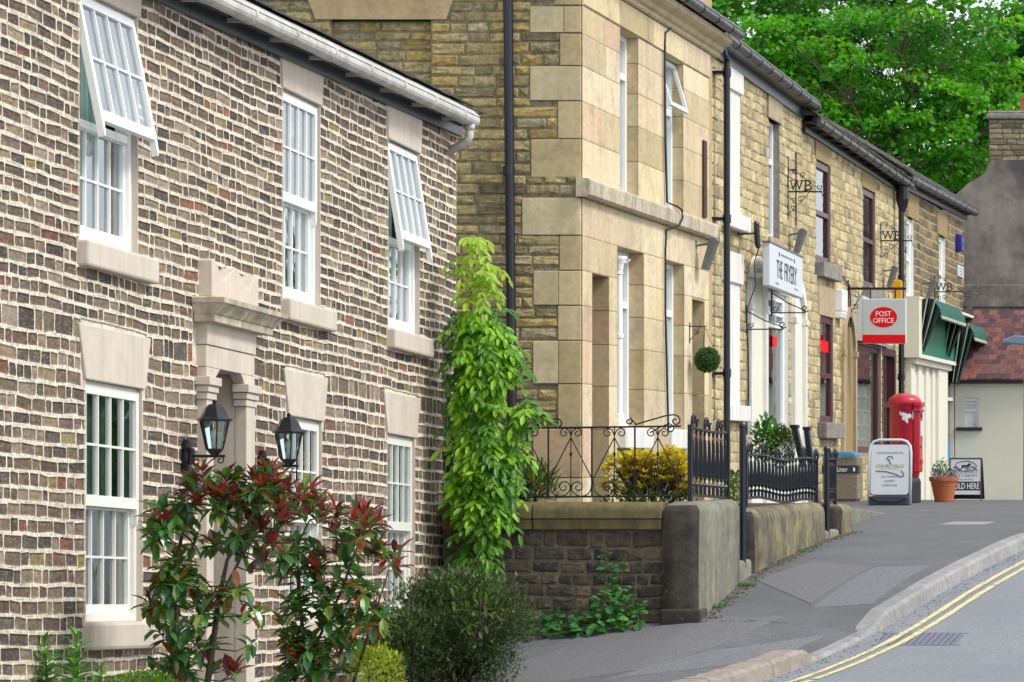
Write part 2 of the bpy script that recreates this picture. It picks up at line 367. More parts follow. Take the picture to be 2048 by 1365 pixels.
# yellow lines
mb = MB(); rng = random.Random(2)
for off in (.25, .385):
    y = 20.0
    while y < 66:
        e = y + rng.uniform(.6, 2.2)
        strip(mb, frange(y, e, .2), lambda t: kx(t) + off + rng.uniform(-.006, .006), lambda t: kx(t) + off + .06 + rng.uniform(-.006, .006), 1, lambda x, t: zp(t) + ROADZ + .006)
        y = e + rng.choice([.012, .02, .05])
    yl = frange(20, 66, .25)
struct(mb.build('yellow_lines', M['yellow'], fix=False))
def patch(name, m, poly, dz=.003, n=40):   # asphalt repair laid as a thin sheet
    (a, b, c, d) = [Vector((q[0], q[1], 0)) for q in poly]; mb = MB(); rows = []
    for i in range(n + 1):
        l = a.lerp(d, i / n); r = b.lerp(c, i / n)
        row = [l.lerp(r, k / n) for k in range(n + 1)]
        for q in row: q.z = onpave(q.x, q.y) + dz
        rows.append(row)
    for A, B in zip(rows, rows[1:]): mb.loft(A, B)
    dn = lambda r_: [q - Vector((0, 0, .02)) for q in r_]
    for e_ in (rows[0], rows[-1], [r_[0] for r_ in rows], [r_[-1] for r_ in rows]): mb.loft(e_, dn(e_))
    return struct(mb.build(name, m, fix=False))
patch('asphalt_patch', M['patch2'], [(-8.3, 26.2), (-5.95, 27.0), (-5.35, 29.7), (-6.9, 29.25)])
patch('asphalt_patch', M['patch1'], [(-6.3, 26.45), (-5.25, 27.3), (-4.85, 29.2), (-5.6, 28.1)], .0045)
patch('asphalt_patch', M['patch1'], [(-5.15, 30.1), (-4.62, 30.3), (-4.4, 32.9), (-4.95, 32.7)])
patch('asphalt_patch', M['patch2'], [(-5.95, 31.6), (-5.2, 30.3), (-5.0, 32.7), (-5.7, 33.3)], .0045)
patch('utility_cover', M['coverm'], [(-5.32, 40.4), (-4.75, 40.4), (-4.70, 41.3), (-5.25, 41.3)])
mb = MB(); g = lambda u, v, n: Vector((u, v, zp(v) + ROADZ + n))     # road gully grate
yd0, yd1, xd0, xd1 = 28.95, 29.5, -4.38, -3.66
mb.rect(g, xd0, xd1, yd0, yd1, .0015, (1, 1, 1))
gr = tag(mb.build('road_grate', M['asphalt']), 'blue grey iron gully grate set in the road beside the yellow lines', 'drain grate')
mb = MB()
for i in range(13):
    x = xd0 + .02 + i * (xd1 - xd0 - .04) / 12; mb.prism(g, [(x - .016, yd0), (x + .016, yd0), (x + .046, yd1), (x + .014, yd1)], .002, .005)
mb.box(g, xd0 - .03, xd1 + .05, yd0 - .03, yd0, .001, .0045); mb.box(g, xd0 - .03, xd1 + .05, yd1, yd1 + .03, .001, .0045)
mb.build('bars', M['drain'], gr)

# ------------------------------------------------------------------ stone walls
def courses(v0, v1, lo, hi, rng):
    out = []; v = v0
    while v < v1 - lo * .5:
        h = rng.uniform(lo, hi)
        if v1 - v - h < lo * .6: h = v1 - v
        out.append((v, min(v + h, v1))); v += h
    return out
def stone_wall(mb, fr, u0, u1, crs, holes, lens, gap, depth, jit, pal, mortar, rng, rough=.0, top=None, skip=None, wave=None, vgap=None, odd=None, cut=(.10, .26)):
    vg = gap if vgap is None else vgap
    W = wave or (lambda u, v: 0)
    def put(u, v, n): return fr(u, v + W(u, v), n)
    for (v0, v1) in crs:
        iv = [(u0, u1)]
        for (a, b, c, d) in holes:
            ov = min(v1, d) - max(v0, c)
            if ov < .35 * (v1 - v0): continue
            iv = [q for (s, e) in iv for q in ((s, min(e, a)), (max(s, b), e)) if q[1] - q[0] > .015]
        for (s, e) in iv:
            cuts = [s]
            while cuts[-1] < e - 1e-6:
                L_ = rng.uniform(*lens)
                if rng.random() < .25: L_ = lens[0] * rng.uniform(.8, 1.3)
                nx = cuts[-1] + L_
                if e - nx < lens[0] * .6: nx = e
                cuts.append(min(nx, e))
            for a, b in zip(cuts, cuts[1:]):
                if top and v1 > top((a + b) / 2) + .03: continue
                if skip and skip((a + b) / 2, (v0 + v1) / 2): continue
                J = lambda k=1: rng.uniform(-jit, jit) * k
                ga, gb = min(vg / 2, (b - a) * .3), min(gap / 2, (v1 - v0) * .3)
                A, B, C, D = a + ga, b - ga, v0 + gb, v1 - gb
                c_ = min(B - A, D - C) * rng.uniform(*cut)
                inn = [(A + c_, C), (B - c_, C), (B, C + c_), (B, D - c_), (B - c_, D), (A + c_, D), (A, D - c_), (A, C + c_)]
                inn = [(u + J(), v + J()) for u, v in inn]
                cor = [(a, v0), (b, v0), (b, v1), (a, v1)]
                base = pal(rng) if not (odd and rng.random() < odd[0]) else odd[1](rng)
                k = rng.uniform(.85, 1.15); cs = (base[0] * k, base[1] * k, base[2] * k, 1); cm = tuple(mortar) + (0,)
                mb.add([put(u, v, 0) for u, v in inn] + [put(u, v, 0) for u, v in cor],
                       [(8, 1, 0)[::-1] if False else (8, 9, 1, 0), (9, 2, 1), (9, 10, 3, 2), (10, 4, 3), (10, 11, 5, 4), (11, 6, 5), (11, 8, 7, 6), (8, 0, 7)], cm)
                um, vm = (A + B) / 2, (C + D) / 2
                ins = .86 if depth < 0 else .80
                hx, hy = max(.5, 1 - .012 / max(B - A, .02) * 2), max(.5, 1 - .012 / max(D - C, .02) * 2)
                in2 = [(um + (u - um) * hx, vm + (v - vm) * hy) for u, v in inn]
                dd = [depth + rng.uniform(-rough, rough) for _ in range(8)]
                mb.add([put(u, v, 0) for u, v in inn] + [put(u, v, d) for (u, v), d in zip(in2, dd)] + [put(um + J(2), vm + J(), depth + rng.uniform(-.3, 1) * rough * 1.5)],
                       [(i, (i + 1) % 8, 8 + (i + 1) % 8, 8 + i) for i in range(8)] + [(8 + i, 8 + (i + 1) % 8, 16) for i in range(8)], cs)
def backing(mb, fr, u0, u1, v0, v1, holes, n, c, top=None):   # flat wall behind the stones with real openings
    us = sorted({u0, u1} | {x for h in holes for x in h[:2] if u0 < x < u1}); vs = sorted({v0, v1} | {x for h in holes for x in h[2:] if v0 < x < v1})
    for a, b in zip(us, us[1:]):
        for q, d in zip(vs, vs[1:]):
            m_, k_ = (a + b) / 2, (q + d) / 2
            if any(h[0] < m_ < h[1] and h[2] < k_ < h[3] for h in holes): continue
            mb.rect(fr, a, b, q, d, n, tuple(c) + (0,))
def shell(parent, x0, x1, y0, y1, z0, z1, m, front=None, name='side_wall', t=.2):   # back and end walls of a house
    mb = MB(); g = lambda u, v, n: Vector((u, v, n))
    mb.box(g, x0, x0 + t, y0, y1, z0, z1)
    mb.box(g, x0 + t, x1, y1 - t, y1, z0, z1)
    if front is None: mb.box(g, x0 + t, x1, y0, y0 + t, z0, z1)
    mb.rect(g, x0 + t, x1, y0, y1, z1 - .05)
    return mb.build(name, m, parent)
def reveal(mb, fr, u0, u1, v0, v1, d, t=.02):   # lining of an opening
    mb.box(fr, u0 - t, u0, v0 - t, v1 + t, -d, -.002); mb.box(fr, u1, u1 + t, v0 - t, v1 + t, -d, -.002)
    mb.box(fr, u0, u1, v1, v1 + t, -d, -.002); mb.box(fr, u0, u1, v0 - t, v0, -d, -.002)

def wavy(mb, fr, u0, u1, v0, v1, n, amp, wl, c=None, seed=0):   # gathered curtain
    rng = random.Random(seed); k = max(6, int((u1 - u0) / wl * 8)); A = []; B = []
    for i in range(k + 1):
        u = u0 + (u1 - u0) * i / k; d = n + amp * math.sin(2 * math.pi * i / 8 + rng.uniform(-.4, .4))
        A.append(fr(u, v0, d)); B.append(fr(u, v1, d * 1 + .0))
    mb.loft(A, B, c)

def sash_bars(mb, fr, u0, u1, v0, v1, n0, n1, cols, rows, st=.055, rail=.05, brail=.08, bar=.016, horns=0):
    mb.box(fr, u0, u0 + st, v0, v1, n0, n1); mb.box(fr, u1 - st, u1, v0, v1, n0, n1)
    mb.box(fr, u0 + st, u1 - st, v1 - rail, v1, n0 + .001, n1 - .001); mb.box(fr, u0 + st, u1 - st, v0, v0 + brail, n0 + .001, n1 - .001)
    for i in range(1, cols):
        u = u0 + st + (u1 - u0 - 2 * st) * i / cols; mb.box(fr, u - bar / 2, u + bar / 2, v0 + brail, v1 - rail, n0 + .008, n1 - .006)
    for i in range(1, rows):
        v = v0 + brail + (v1 - v0 - brail - rail) * i / rows; mb.box(fr, u0 + st, u1 - st, v - bar / 2, v + bar / 2, n0 + .010, n1 - .008)
    if horns:
        for (a, b) in ((u0, u0 + .04), (u1 - .04, u1)):
            mb.prism(fr, [(a, v0), (b, v0), (b - .008, v0 - .06), (a + .012, v0 - .11), (a, v0 - .11)], n0, n1)

def sash_window(parent, fr, u0, u1, v0, vm, v1, rec, m, tilt=0, seed=0, curtain='curtain'):
    ft = .045
    mb = MB()
    for (a, b, c, d) in ((u0, u0 + ft, v0, v1), (u1 - ft, u1, v0, v1), (u0 + ft, u1 - ft, v1 - ft, v1), (u0 + ft, u1 - ft, v0, v0 + ft * 1.3)):
        mb.box(fr, a, b, c, d, -rec - .10, -rec)
    if tilt: mb.box(fr, u0 + ft, u1 - ft, vm - .02, vm + .035, -rec - .09, -rec - .01)
    win = mb.build('window', m, parent, bevel=.004)
    mb = MB(); reveal(mb, fr, u0, u1, v0, v1, rec + .12); mb.build('reveal', M['beige'], win)
    a, b = u0 + ft, u1 - ft
    # lower sash
    mb = MB(); sash_bars(mb, fr, a, b, v0 + ft * 1.3, vm, -rec - .075, -rec - .03, 4, 2, .035, .03, .06); mb.build('sash', m, win)
    mb = MB(); mb.rect(fr, a, b, v0 + ft, vm, -rec - .055); mb.build('pane', M['glass'], win, fix=False)
    # upper sash, standing proud of the lower one; an open one turns out about its top edge
    ca, sa = math.cos(R(tilt)), math.sin(R(tilt)); vt = v1 - ft * .6
    def fu(u, v, n):
        dv = v - vt; dn = n
        return fr(u, vt + dv * ca + dn * sa, -rec + (-dv) * sa + dn * ca)
    f2 = fu if tilt else (lambda u, v, n: fr(u, v, -rec + n))
    mb = MB(); sash_bars(mb, f2, u0 + .01, u1 - .01, vm - .01, vt, -.025, .02, 4, 2, .05, .06, .075, horns=1 if tilt or seed % 2 else 0); mb.build('sash', m, win)
    mb = MB(); mb.rect(f2, u0 + .03, u1 - .03, vm + .03, vt - .02, -.004); mb.build('pane', M['glass'], win, fix=False)
    mb = MB()
    if curtain == 'curtain':
        w_ = (b - a)
        wavy(mb, fr, a - .05, a + w_ * .45, v0, v1, -rec - .22, .025, .09, seed=seed); wavy(mb, fr, a + w_ * .53, b + .05, v0, v1, -rec - .22, .025, .09, seed=seed + 1)
    else: wavy(mb, fr, a - .05, b + .05, v0, v1, -rec - .25, .02, .12, seed=seed)
    mb.build('curtain', M[curtain] if curtain != 'curtain' else M['curtain'], win, fix=False)
    return win

def casement(parent, fr, u0, u1, v0, v1, rec, m, tr=(), mu=(), ft=.06, rev=None, curtain='net', glass='glass', seed=0, open_top=0):
    mb = MB()
    mb.box(fr, u0, u0 + ft, v0, v1, -rec - .07, -rec); mb.box(fr, u1 - ft, u1, v0, v1, -rec - .07, -rec)
    mb.box(fr, u0 + ft, u1 - ft, v1 - ft, v1, -rec - .071, -rec - .001); mb.box(fr, u0 + ft, u1 - ft, v0, v0 + ft, -rec - .071, -rec - .001)
    for v in tr: mb.box(fr, u0 + ft, u1 - ft, v - .04, v + .04, -rec - .069, -rec + .002)
    for u in mu: mb.box(fr, u - .03, u + .03, v0 + ft, v1 - ft, -rec - .068, -rec + .004)
    win = mb.build('window', m, parent, bevel=.006)
    if rev is not False:
        mb = MB(); reveal(mb, fr, u0, u1, v0, v1, rec + .08); mb.build('reveal', rev or M['greysill'], win)
    mb = MB(); mb.rect(fr, u0, u1, v0, v1, -rec - .04); mb.build('pane', M[glass], win, fix=False)
    if curtain:
        mb = MB(); wavy(mb, fr, u0 - .05, u1 + .05, v0, v1, -rec - .2, .015, .14, seed=seed); mb.build('curtain', M[curtain], win, fix=False)
    if open_top:
        t = tr[0]; vt = v1 - ft * .5; ca, sa = math.cos(R(open_top)), math.sin(R(open_top))
        f2 = lambda u, v, n: fr(u, vt + (v - vt) * ca + n * sa, -rec - (v - vt) * sa + n * ca)
        mb = MB(); a, b, c, d = u0 + .03, u1 - .03, t - .02, vt
        for q in ((a, a + .05, c, d), (b - .05, b, c, d), (a + .05, b - .05, d - .05, d), (a + .05, b - .05, c, c + .05)): mb.box(f2, *q, 0, .04)
        mb.build('sash', m, win)
    return win
def gutter(parent, p0, p1, r, m, mbk, step, phase=.3, w=.02):
    p0, p1 = Vector(p0), Vector(p1); mb = MB(); mb.tube([p0, p1], r, 14)
    mb.tube([p0 + Vector((0, 0, r * .55)), p1 + Vector((0, 0, r * .55))], r * 1.02, 4)
    g = mb.build('gutter', m, parent, smooth=False)
    me = g.data
    d = (p1 - p0).normalized(); L_ = (p1 - p0).length; t = phase
    while t < L_:
        mb = MB(); c = p0 + d * t; mb.tube([c - d * w, c + d * w], r * 1.14, 12)
        mb.box(lambda u, v, n: Vector((c.x - r - n, c.y + u, c.z + v)), -w * .8, w * .8, -r * .9, -r * .2, -.02, .12)
        mb.build('gutter_bracket', mbk, g); t += step
    return g

# ------------------------------------------------------------------ the near house
SH = .047
f1 = lambda u, v, n: Vector((-8.5 + n, u, v - SH * (u - 21.8)))          # an old front that has settled towards the far corner
h1 = thing('stone_house', (-8.5, 25, -1.9), 'near house of dark brick-like stones with thick pale mortar and white sash windows', 'house')
UP = [(21.25, 22.25), (25.26, 26.16), (28.0, 28.92)]
GR = [(21.35, 22.34), (25.4, 26.2), (27.98, 28.78)]
UV, GV = (1.42, 2.21, 3.08), (-1.12, -.33, .50)
def ftop(u): return 3.20 + .0216 * (u - 21.8) + 0.045     # underside of the eaves board, in v
door = (23.54, 24.23, -2.3, .74)
holes = [(a, b, UV[0], UV[2]) for a, b in UP] + [(a, b, GV[0], GV[2]) for a, b in GR] + [door]
rng = random.Random(11)
PAL1 = [hexc(x) for x in ('5f4f40', '6e5c4a', '51463a', '7a6650', '675240', '84745f', '463d35', '73614f', '8e7a61', '5c4e40', '6f5b4a', '604a3c', '968471')]
pal1 = lambda r: r.choice(PAL1)
odd1 = lambda r: r.choice([hexc('8a5a3c'), hexc('8c7a45'), hexc('7b4a38'), hexc('93835a'), hexc('6e5038')])
MORT = hexc('e6dac5')
wv = lambda u, v: .006 * math.sin(u * 2.1 + v * 1.3) + .0035 * math.sin(u * 5.3 + v * 4.1 + 1) + .003 * math.sin(u * 13 + v * 9)
mb = MB()
lint = []
for (a, b) in UP: lint.append((a - .06, b + .06, UV[2], 4)); lint.append((a - .05, b + .12, UV[0] - .18, UV[0]))
for (a, b) in GR: lint.append((a - .08, b + .08, GV[2], .86)); lint.append((a - .05, b + .15, GV[0] - .18, GV[0]))
lint += [(23.42, 24.42, -2.3, .78), (23.3, 24.55, .78, 1.25)]
stone_wall(mb, f1, 19.0, 30.1, courses(-2.5, .9, .094, .110, rng) + courses(.9, 3.6, .080, .093, rng), holes + lint, (.11, .30), .024, -.007, .006, pal1, MORT, rng, rough=.003, top=lambda u: ftop(u) + .12, wave=wv, vgap=.012, cut=(.04, .13), odd=(.06, odd1))
backing(mb, f1, 19.0, 30.1, -2.5, 3.35, holes, -.010, MORT)
mb.box(FY(30.1), -14, -8.512, -2.6, 3.0, 0, .2, tuple(MORT) + (0,))
mb.box(lambda u, v, n: Vector((u, v, n)), -14, -13.8, 19, 29.9, -2.6, 3.0, (.2, .18, .15, 0)); mb.box(lambda u, v, n: Vector((u, v, n)), -13.8, -8.8, 19, 19.2, -2.6, 3.3, (.2, .18, .15, 0))
mb.build('wall', M['stone1'], h1, fix=False)
for i, (a, b) in enumerate(UP):
    mb = MB(); t = ftop((a + b) / 2) + .15
    mb.prism(f1, [(a - .015, UV[2]), (b + .03, UV[2]), (b + .09, t), (a - .09, t)], -.12, .012); mb.build('lintel', M['beige'], h1, bevel=.008)
    mb = MB(); mb.box(f1, a - .03, b + .22, UV[0] - .175, UV[0], -.15, .075); mb.build('sill', M['beige'], h1, bevel=.018)
    sash_window(h1, f1, a, b, *UV, .04, M['white'] if i != 1 else M['white'], tilt=(11, 0, 9)[i], seed=i * 2 + 1, curtain='net' if i == 1 else 'curtain')
for i, (a, b) in enumerate(GR):
    mb = MB(); mb.prism(f1, [(a - .02, GV[2]), (b + .04, GV[2]), (b + .13, .865), (a - .14, .865)], -.12, .014); mb.build('lintel', M['beige'], h1, bevel=.008)
    mb = MB(); mb.box(f1, a - .03, b + .2, GV[0] - .19, GV[0], -.15, .075); mb.build('sill', M['beige'], h1, bevel=.025)
    sash_window(h1, f1, a, b, *GV, .04, M['cream'], seed=i * 2 + 11)
# door case
mb = MB(); pj = .07
mb.box(f1, 23.40, 23.54, -2.3, .50, -.02, pj); mb.box(f1, 24.23, 24.42, -2.3, .50, -.02, pj)
mb.box(f1, 24.232, 24.30, -2.3, .737, -.62, -.021); mb.box(f1, 23.47, 23.538, -2.3, .737, -.62, -.021)
mb.box(f1, 23.40, 24.42, .739, .898, -.02, pj - .004); mb.box(f1, 23.396, 24.424, .902, 1.09, -.02, pj + .006)
mb.prism(f1, [(23.402, .667), (23.58, .667), (23.68, .737), (23.402, .737)], -.02, pj - .002); mb.prism(f1, [(24.2, .667), (24.418, .667), (24.418, .737), (24.12, .737)], -.02, pj - .002)
mb.box(f1, 23.47, 24.30, .737, .80, -.62, -.022)
ds = mb.build('door_surround', M['beige'], h1, bevel=.005)
for (a, b) in ((23.385, 23.575), (24.2, 24.435)):
    mb = MB()
    for (v0, v1, o) in ((.50, .55, .0), (.553, .60, .012), (.603, .665, .028)): mb.box(f1, a - o, b + o, v0, v1, -.02, pj + .01 + o)
    mb.build('capital', M['beige'], ds, bevel=.005)
mb = MB()   # moulded cornice: steps that flare outwards
prof = [(0, 1.06), (.07, 1.06), (.15, 1.065), (.155, 1.115), (.165, 1.12), (.185, 1.15), (.215, 1.19), (.235, 1.2), (.24, 1.235), (.22, 1.24), (0, 1.255)]
A = [f1(23.40 - n * .5, v, n) for n, v in prof]; B = [f1(24.44 + n * .9, v, n) for n, v in prof]
mb.loft(A, B); mb.add(A, [tuple(range(len(A)))]); mb.add(B, [tuple(range(len(B)))])
A0 = [f1(23.40 - n * .5, v, 0) for n, v in prof]; B0 = [f1(24.44 + n * .9, v, 0) for n, v in prof]
mb.loft(A, A0); mb.loft(B, B0); mb.build('cornice', M['stained'], ds)
mb = MB(); c0 = 23.42
mb.prism(f1, [(u_, 1.255 + (v_ - 1.255) * .66) for u_, v_ in [(c0, 1.255), (c0 + .99, 1.255), (c0 + .99, 1.61), (c0 + .93, 1.625), (c0 + .87, 1.57), (c0 + .80, 1.47), (c0 + .76, 1.45), (c0 + .60, 1.58), (c0 + .50, 1.645), (c0 + .40, 1.58), (c0 + .24, 1.46), (c0 + .19, 1.47), (c0 + .13, 1.60), (c0 + .05, 1.68), (c0, 1.66)]], -.02, .10)
mb.build('pediment', M['beige'], ds, bevel=.006)
mb = MB(); mb.box(f1, 23.54, 24.23, -2.3, .75, -.68, -.62); mb.build('door', M['navy'], h1)
# eaves board, gutter and roof
ez = lambda u: 3.213 - .0254 * (u - 22.47)
fe = lambda u, v, n: Vector((-8.5 + n, u, ez(u) + v))
mb = MB(); mb.box(fe, 19, 30.16, 0, .215, .012, .045); mb.box(fe, 19, 30.16, .10, .215, .045, .085); mb.box(fe, 19, 30.16, .215, .235, .0, .2); mb.build('fascia', M['fascia'], h1, bevel=.006)
gp = lambda u: fe(u, .125, .205)
gutter(h1, gp(19), gp(29.95), .062, M['gutterw'], M['gutterw'], .93, .25)
mb = MB(); p = gp(29.82)
mb.tube([p + Vector((0, 0, -.03)), p + Vector((0, 0, -.16)), p + Vector((-.03, 0, -.21)), p + Vector((-.16, .05, -.27)), p + Vector((-.26, .11, -.33)), p + Vector((-.32, .14, -.38)), p + Vector((-.33, .14, -1.4))], .038, 12)
mb.tube([p + Vector((0, 0, -.05)), p + Vector((0, 0, -.10))], .048, 12); mb.build('downpipe', M['gutterw'], h1, smooth=True)
mb = MB(); fs = lambda u, v, n: fe(u, .235 + v, n)
A = lambda u, k: fe(u, .235 + k * 1.38, .235 - k * 3.6)
rr = random.Random(4); u = 19.0
while u < 30.1:
    u2 = min(u + .28, 30.12); dz = rr.uniform(0, .012)
    for k in range(1):
        mb.add([A(u, 0) + Vector((0, 0, dz)), A(u2 - .006, 0) + Vector((0, 0, dz)), A(u2 - .006, .08) + Vector((0, 0, dz)), A(u, .08) + Vector((0, 0, dz)), A(u, 0) + Vector((0, 0, dz + .014)), A(u2 - .006, 0) + Vector((0, 0, dz + .014)), A(u2 - .006, .08) + Vector((0, 0, dz + .014)), A(u, .08) + Vector((0, 0, dz + .014))], [(0, 1, 2, 3), (4, 5, 6, 7), (0, 1, 5, 4), (1, 2, 6, 5), (0, 3, 7, 4)])
    u = u2
mb.loft([A(19, .04), A(19, 1)], [A(30.3, .04), A(30.3, 1)]); mb.add([A(30.3, 1), A(19, 1), Vector((-15.5, 19, 2.9)), Vector((-15.5, 30.3, 2.9))], [(0, 1, 2, 3)])
mb.add([A(30.3, 0), A(30.3, 1), Vector((-15.5, 30.3, 2.9))], [(0, 1, 2)]); mb.build('roof', M['slate'], h1, fix=False)
# wall lanterns beside the door
def lantern(y, label):
    o = f1(y, 0, 0); z0 = .02 + SH * 0; t = thing('wall_lantern', (-8.5, y, o.z + .07), label, 'wall lamp', 'lanterns beside the door')
    b = Vector(t.location); fr = lambda u, v, n: b + Vector((n, u, v))
    mb = MB(); mb.prism(fr, [(-.035, -.10), (-.02, -.15), (.02, -.15), (.035, -.10), (.045, -.03), (.03, .03), (.045, .07), (.02, .11), (0, .125), (-.02, .11), (-.045, .07), (-.03, .03), (-.045, -.03)], .0, .045)
    mb.prism(fr, [(-.03, -.06), (.03, -.06), (.03, .06), (-.03, .06)], .045, .075); mb.build('backplate', M['iron'], t, bevel=.008)
    mb = MB(); mb.tube([fr(0, 0, .05), fr(0, 0, .30)], .011, 8); fs_ = lambda u, v, n: fr(n, v, u)
    mb.tube(scroll(fs_, .10, -.045, .012, .04, -90, 400) , .005, 6); mb.tube([fs_(.125, -.075, 0), fs_(.16, -.07, 0), fs_(.20, -.03, 0), fs_(.235, -.012, 0)], .005, 6); mb.tube(scroll(fs_, .265, -.03, .008, .028, 60, 420), .005, 6)
    mb.build('arm', M['iron'], t)
    cx = .225; c = fr(0, 0, cx)
    mb = MB(); mb.lathe(c, [(.012, .0), (.03, .012), (.05, .03), (.062, .045), (.064, .055)], 6)
    n6 = 6
    for k in range(6):
        a = 2 * math.pi * k / 6; d = Vector((math.cos(a), math.sin(a), 0)); mb.tube([c + d * .060 + Vector((0, 0, .05)), c + d * .105 + Vector((0, 0, .255))], .006, 5)
    mb.lathe(c, [(.110, .250), (.128, .256), (.130, .266), (.10, .285), (.085, .315), (.072, .345), (.045, .372), (.015, .380), (.014, .386), (.019, .395), (.012, .405), (.004, .41)], 6)
    body = mb.build('lamp_body', M['iron'], t)
    mb = MB(); mb.lathe(c, [(.056, .055), (.100, .25)], 6); mb.f = mb.f[:6]; mb.c = mb.c[:6]; mb.m = mb.m[:6]; mb.build('pane', M['glass'], body, fix=False)
    mb = MB(); mb.lathe(c, [(.016, .05), (.016, .12), (.02, .13), (.028, .155), (.026, .18), (.01, .2)], 10); mb.build('bulb', M['wht'], body, smooth=True)
    return t
lantern(23.12, 'black glazed wall lantern left of the door, above the taller red shrub')
lantern(24.72, 'black glazed wall lantern right of the door, beside a ground floor window')

# ------------------------------------------------------------------ the tall ashlar-fronted house
Y2, XA = 34.16, -8.3
f2e = FY(Y2); f2 = FX(XA); K2 = Y2 / FL
h2 = thing('corner_house', (-10, 37, -.6), 'tall yellow stone corner house with smooth cream ashlar front and black downpipe', 'house')
z2 = lambda py: (CY - py) * K2
x2 = lambda px: (px - CX) * K2
YEL = [hexc(x) for x in ('ac9c6e', 'b8a672', 'a09068', '938762', 'bca973', 'a8986a', '8f8462', 'b39f6c', 'ab9f7c', 'b09a5e')]
pal2 = lambda r: r.choice(YEL)
odd2 = lambda r: r.choice([hexc('b89c60'), hexc('ab8f58'), hexc('7d7154'), hexc('c4b48a')])
G2M = hexc('8c8269')
CRM = [hexc(x) for x in ('c8b792', 'cfbe99', 'c2b08b', 'd1bf9e', 'c0ae87', 'cdb897', 'd3c3a1', 'ccb091')]
crm = lambda r: r.choice(CRM)
rng = random.Random(21)
quo = [(1110, 1163, -4, 11), (1061, 1128, 13, 66), (1129, 1163, 13, 66), (1121, 1163, 68, 132), (1061, 1163, 133, 202), (1117, 1163, 203, 278), (1063, 1163, 279, 356),
       (1045, 1163, 396, 471), (1120, 1164, 472, 541), (1068, 1117, 542, 611), (1118, 1164, 542, 611), (1117, 1164, 612, 681), (1067, 1117, 682, 768), (1118, 1164, 682, 768), (1117, 1164, 769, 857), (1067, 1164, 858, 956), (1060, 1166, 957, 1060)]
blind = (x2(661), x2(862), 2.2, z2(40))
big = (x2(624), x2(900), z2(40), z2(-40))
mb = MB()
hq = [(x2(a), XA + .02, z2(d), z2(c)) for a, b, c, d in quo]
stone_wall(mb, f2e, -13.6, XA, courses(-1.6, 6.9, .095, .128, rng), [blind, big] + hq, (.20, .52), .019, .012, .006, pal2, G2M, rng, rough=.007, cut=(.04, .14), wave=lambda u, v: .006 * math.sin(u * 3 + v * 2), odd=(.10, odd2))
f2b = FY(Y2 + .09)
stone_wall(mb, f2b, blind[0], blind[1], courses(blind[2], blind[3], .095, .128, rng), [], (.22, .52), .019, .012, .006, pal2, G2M, rng, rough=.007, cut=(.04, .14))
backing(mb, f2e, -13.6, XA - .001, -1.6, 6.9, [blind], -.004, G2M); backing(mb, f2b, blind[0] - .02, blind[1] + .02, blind[2], blind[3] + .02, [], -.004, G2M)
mb.rect(lambda u, v, n: Vector((blind[0], Y2 + u, v)), 0, .1, blind[2], blind[3], 0, pal2(rng)); mb.rect(lambda u, v, n: Vector((blind[1], Y2 + u, v)), 0, .1, blind[2], blind[3], 0, pal2(rng)); mb.rect(lambda u, v, n: Vector((u, Y2 + v, blind[3])), blind[0], blind[1], 0, .1, 0, pal2(rng))
mb.build('wall', M['stone2'], h2, fix=False)
mb = MB(); mb.prism(f2e, [(big[0] + .04, big[2]), (big[1] - .04, big[2]), (big[1] + .12, big[3]), (big[0] - .12, big[3])], -.1, .02, hexc('b9a27a')); mb.build('lintel', M['ashlar'], h2, bevel=.006)
mb = MB()
for a, b, c, d in quo:
    k = rng.uniform(.82, 1.0); c_ = rng.choice(CRM); c_ = (c_[0] * k, c_[1] * k, c_[2] * .92 * k)
    mb.box(f2e, x2(a), x2(b) if b < 1160 else XA - .012, z2(d) + .003, z2(c) - .003, -.05, .016 + rng.uniform(0, .004), c_)
mb.build('quoin', M['ashlar'], h2, bevel=.006)
# front
OPN = [(35.9, 36.8, 2.98, 4.82), (38.2, 39.25, 2.98, 4.82), (34.6, 35.36, -1.2, 1.99), (35.77, 37.08, .10, 2.36), (38.28, 39.30, .10, 2.36), (39.78, 40.52, -1.2, 1.97)]
zc = [-1.2, -.75, -.22, .31, .785, 1.244, 1.62, 1.996, 2.364, 2.77, 2.98, 3.40, 3.80, 4.179, 4.526, 4.825]
mb = MB()
stone_wall(mb, f2, Y2, 40.80, list(zip(zc, zc[1:])), OPN, (.85, 1.45), .009, .002, .0006, crm, hexc('8a7754'), rng, rough=.0003, cut=(.004, .008))
stone_wall(mb, f2, Y2, 40.80, [(4.825, 5.14)], [], (1.5, 2.6), .008, .02, .0006, crm, hexc('8a7754'), rng, rough=.0003, cut=(.004, .008))
backing(mb, f2, Y2, 41.0, -1.2, 6.6, OPN, -.004, hexc('b39c70'))
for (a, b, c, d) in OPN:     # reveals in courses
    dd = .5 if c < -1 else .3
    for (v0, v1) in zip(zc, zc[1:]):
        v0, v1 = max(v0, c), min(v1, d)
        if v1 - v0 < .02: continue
        cc = crm(rng); cc = (cc[0] * .85, cc[1] * .83, cc[2] * .75)  # jamb stone tinted darker: shade of the recess put into its colour
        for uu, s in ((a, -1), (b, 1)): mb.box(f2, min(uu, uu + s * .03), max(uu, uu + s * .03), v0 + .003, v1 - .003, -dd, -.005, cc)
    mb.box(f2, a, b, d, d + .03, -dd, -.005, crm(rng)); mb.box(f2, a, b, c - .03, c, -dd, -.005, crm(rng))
mb.build('ashlar_front', M['ashlar'], h2, fix=False)
